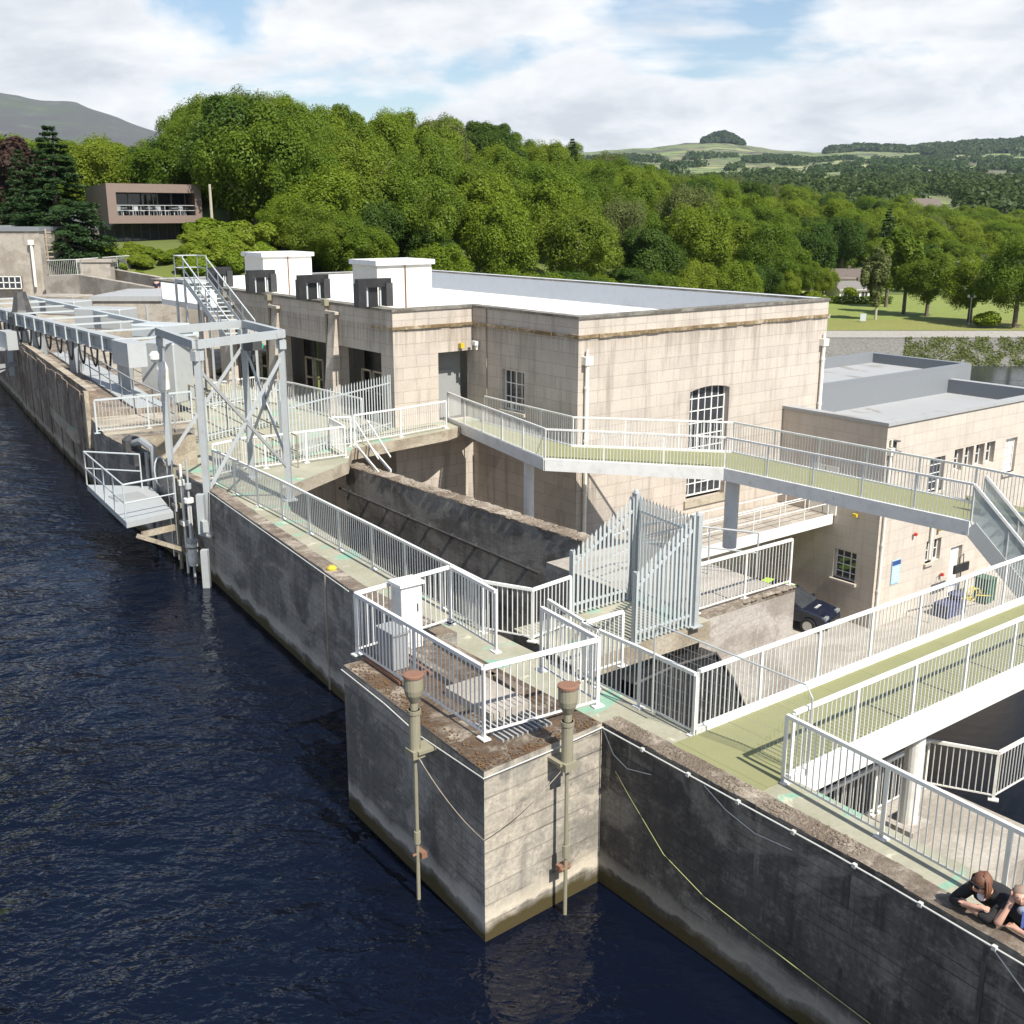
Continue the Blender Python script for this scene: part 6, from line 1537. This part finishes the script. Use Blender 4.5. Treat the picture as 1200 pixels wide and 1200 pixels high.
farwood('hilltop_wood', 420, fC, 4.2, 'dark round clump of trees on top of the far hill')
def fD():
    px = random.uniform(965, 1400); return px, random.uniform(4250, 4560) if px < 1080 else random.uniform(3700, 4560), random.uniform(14, 22), random.uniform(16, 28)
farwood('ridge_wood', 1500, fD, 5.5, 'dark forest belt along the far right ridge')
# houses
def house(px, Y, w_, d_, h_, rh, rot, label, roof='tilebrown', wall='render', z=ZP, chim=True):
    c = V(((px-600)/1338*Y, Y, z)); ax = V((math.cos(rot), math.sin(rot), 0)); ay = V((-ax.y, ax.x, 0)); root = thing('house', c, label, 'house')
    q = lambda a, b, e: c+ax*a*w_/2+ay*b*d_/2+UP*e
    t = MB(); t._add([q(-1, -1, -1), q(1, -1, -1), q(1, 1, -1), q(-1, 1, -1), q(-1, -1, h_), q(1, -1, h_), q(1, 1, h_), q(-1, 1, h_), q(-1, 0, h_+rh), q(1, 0, h_+rh)], [(0, 1, 5, 4), (1, 2, 6, 9, 5), (2, 3, 7, 6), (3, 0, 4, 8, 7)]); t.build('walls', M[wall], root)
    t = MB(); o_ = 1.06; 
    for s in (-1, 1):
        a, b, e, f = q(-o_, s*1.12, h_-.25), q(o_, s*1.12, h_-.25), q(o_, 0, h_+rh+.08), q(-o_, 0, h_+rh+.08)
        t._add([a, b, e, f]+[v-UP*.18 for v in (a, b, e, f)], [(0, 1, 2, 3), (7, 6, 5, 4), (0, 4, 5, 1), (1, 5, 6, 2), (0, 3, 7, 4)])
    rf = t.build('roof', M[roof], root)
    if chim: t = MB(); t.box(q(.5, 0, h_+rh+.2), .6, .5, .9, ax); t.build('chimney', M['tilebrown'], rf)
    for k in (-.55, .0, .5):
        t = MB(); t.box(q(k, -1.005, h_*.55), 1.3, .08, 1.2, ax); f = t.build('window', M['glass'], root)
        t = MB(); t.box(q(k, -1.03, h_*.55), .07, .06, 1.2, ax); t.box(q(k, -1.03, h_*.55-.65), 1.5, .14, .1, ax); t.build('frame', M['white'], f)
    return root
house(987, 240, 9.5, 6, 2.9, 1.7, -.12, 'white house with brown roof behind the lawn, farther of the left pair')
house(962, 232, 4.5, 6, 2.4, 1.5, 1.2, 'white gabled wing with grey roof, left of the white house pair', 'tilegrey')
house(1003, 215, 7, 5, 2.1, 1.4, .25, 'lower white house with grey roof nearest the lawn', 'tilegrey')
house(1130, 252, 9, 7, 3.8, 2.0, .5, 'grey roofed house with white gable right of the lawn trees', 'tilegrey')
house(1160, 264, 10, 7, 4.4, 2.3, -.4, 'tall house with brown roof at the right behind the broad tree')
house(1190, 248, 9, 7, 3.8, 2.2, .3, 'brown roofed house next to the right picture edge', 'tilebrown')
house(1108, 268, 9, 7, 4.5, 2.4, .2, 'partly hidden grey roofed house between the lawn trees', 'tilegrey')
for i, (px, Y) in enumerate(((1062, 1750), (1068, 1780), (1085, 1700), (1092, 1650), (1098, 1690))): 
    house(px, Y, 13, 8, 7, 4, .3*i, 'tiny white far house in the row above the valley trees', 'tilegrey', z=farz(px, Y)-1, chim=False)['group'] = 'row of far white houses'
c = (1083, 420); house(1083, 420, 12, 8, 6, 4, .4, 'white house with dark roof half hidden in the wood at the right', 'tilebrown', z=ground(1083, 420)+5, chim=False)
# lamp posts and sign on the lawn
q = V(((1150-600)/1338*163, 163, ZP)); lp = thing('lamp_post', q, 'grey twin headed lamp post by the lawn path', 'lamp post')
t = MB(); t.tube(q, up(q, 4.2), .07, 6); t.build('pole', M['galv'], lp)
for k in (-1, 1): t = MB(); t.lathe(up(q, 4.2)+V((k*.45, 0, 0)), [(.1, 0), (.22, .15), (.1, .4)], 8); t.beam(up(q, 4.1), up(q, 4.25)+V((k*.45, 0, 0)), .05, .05); t.build('lamp_head', M['whitedirt'], lp)
q = V(((979-600)/1338*168, 168, ZP)); t = MB(); t.box(up(q, 1.1), .8, .05, .5); t.tube(q, up(q, 1.1), .04, 6); o = t.build('small_sign', M['white']); tag(o, 'small white sign on a post at the left end of the lawn', 'sign')
q = V(((1022-600)/1338*168, 168, ZP)); t = MB(); t.box(up(q, .9), .9, .1, 1.1); t.tube(q, up(q, 1.1), .05, 6); o = t.build('notice_sign', M['galvpale']); tag(o, 'pale grey notice sign at the foot of the lawn birch', 'sign')
# ---------------------------------------------------------------- thin summer haze
t = MB(); t.box(V((0, 2900, 305)), 13000, 6400, 640)
hm, ht = mat('thin air haze'); pv = ht.new('ShaderNodeVolumePrincipled', {'Density': 4e-5, 'Color': (.72, .84, 1, 1), 'Anisotropy': .3}); oo_ = ht.new('ShaderNodeOutputMaterial'); ht.l.new(pv.outputs[0], oo_.inputs['Volume'])
hz = t.build('haze', hm); tag(hz, kind='stuff', label='thin pale summer haze over the valley')
# ================================================================ camera, light, sky
cam = bpy.data.cameras.new('camera'); co = bpy.data.objects.new('camera', cam); COL.objects.link(co)
cam.sensor_width = 36; cam.sensor_height = 36; cam.lens = FPX/1200*36; cam.clip_end = 20000; cam.clip_start = .1
co.location = (0, 0, CH); co.rotation_euler = (math.pi/2-TH, 0, 0); SC.camera = co
SAZ, SEL = 143.8, 50.0
sun = bpy.data.lights.new('sun', 'SUN'); sun.energy = 4.7; sun.angle = rad(.53); sun.color = (1, .95, .86)
so = bpy.data.objects.new('sun', sun); COL.objects.link(so); so.location = (40, -40, 80)
sd = V((math.sin(rad(SAZ))*math.cos(rad(SEL)), math.cos(rad(SAZ))*math.cos(rad(SEL)), math.sin(rad(SEL))))
so.rotation_euler = (-sd).to_track_quat('-Z', 'Y').to_euler()
w = bpy.data.worlds.new('World'); SC.world = w; w.use_nodes = True; w.node_tree.nodes.clear(); t = NT(w)
sky = t.new('ShaderNodeTexSky', sky_type='NISHITA', sun_disc=False, sun_elevation=rad(SEL), sun_rotation=rad(SAZ), air_density=1.0, dust_density=.6, ozone_density=1.5)
tc = t.new('ShaderNodeTexCoord').outputs['Generated']
sp = t.new('ShaderNodeSeparateXYZ', {'Vector': tc})
zz = t.math('ADD', t.math('MAXIMUM', sp.outputs[2], 0.0), .30)
cxv = t.new('ShaderNodeCombineXYZ', {'X': t.math('DIVIDE', sp.outputs[0], zz), 'Y': t.math('DIVIDE', sp.outputs[1], zz), 'Z': 0.0}).outputs[0]
c1 = t.new('ShaderNodeMapping', {'Vector': cxv, 'Location': (8.7, 1.2, 0)}).outputs[0]
n1 = t.noise(c1, 1.5, 6, .56, .25); n2 = t.noise(c1, 4.0, 6, .6, .3)
cov = t.math('ADD', n1, t.ramp(sp.outputs[2], [(0, .10), (.12, .035), (.28, -.09), (.6, -.14)]))
# ramp outputs are clamped to 0..1, so the offset is built by hand
lowc = t.new('ShaderNodeMapRange', {'Value': sp.outputs[2], 'From Min': .02, 'From Max': .45, 'To Min': .13, 'To Max': -.12}).outputs[0]
cov = t.math('ADD', n1, lowc)
mask = t.ramp(cov, [(.455, 0), (.53, 1)])
shade = t.ramp(t.math('ADD', t.math('MULTIPLY', n2, .55), t.math('MULTIPLY', n1, .45)), [(.38, (8.2, 8.25, 8.3)), (.50, (6.9, 7.05, 7.25)), (.61, (5.2, 5.5, 5.9))])
# colour ramp colours above one are allowed
col = t.mix(mask, sky.outputs[0], shade)
bg = t.new('ShaderNodeBackground', {'Color': col, 'Strength': .088}); ow = t.new('ShaderNodeOutputWorld'); t.l.new(bg.outputs[0], ow.inputs[0])
SC.view_settings.view_transform = 'Standard'; SC.view_settings.look = 'None'; SC.view_settings.exposure = .7; SC.view_settings.gamma = 1
SC.render.engine = 'CYCLES'; SC.render.resolution_x = 1024; SC.render.resolution_y = 1024
SC.cycles.max_bounces = 5; SC.cycles.diffuse_bounces = 3; SC.cycles.transparent_max_bounces = 8
SC.cycles.sample_clamp_direct = 5; SC.cycles.sample_clamp_indirect = 4
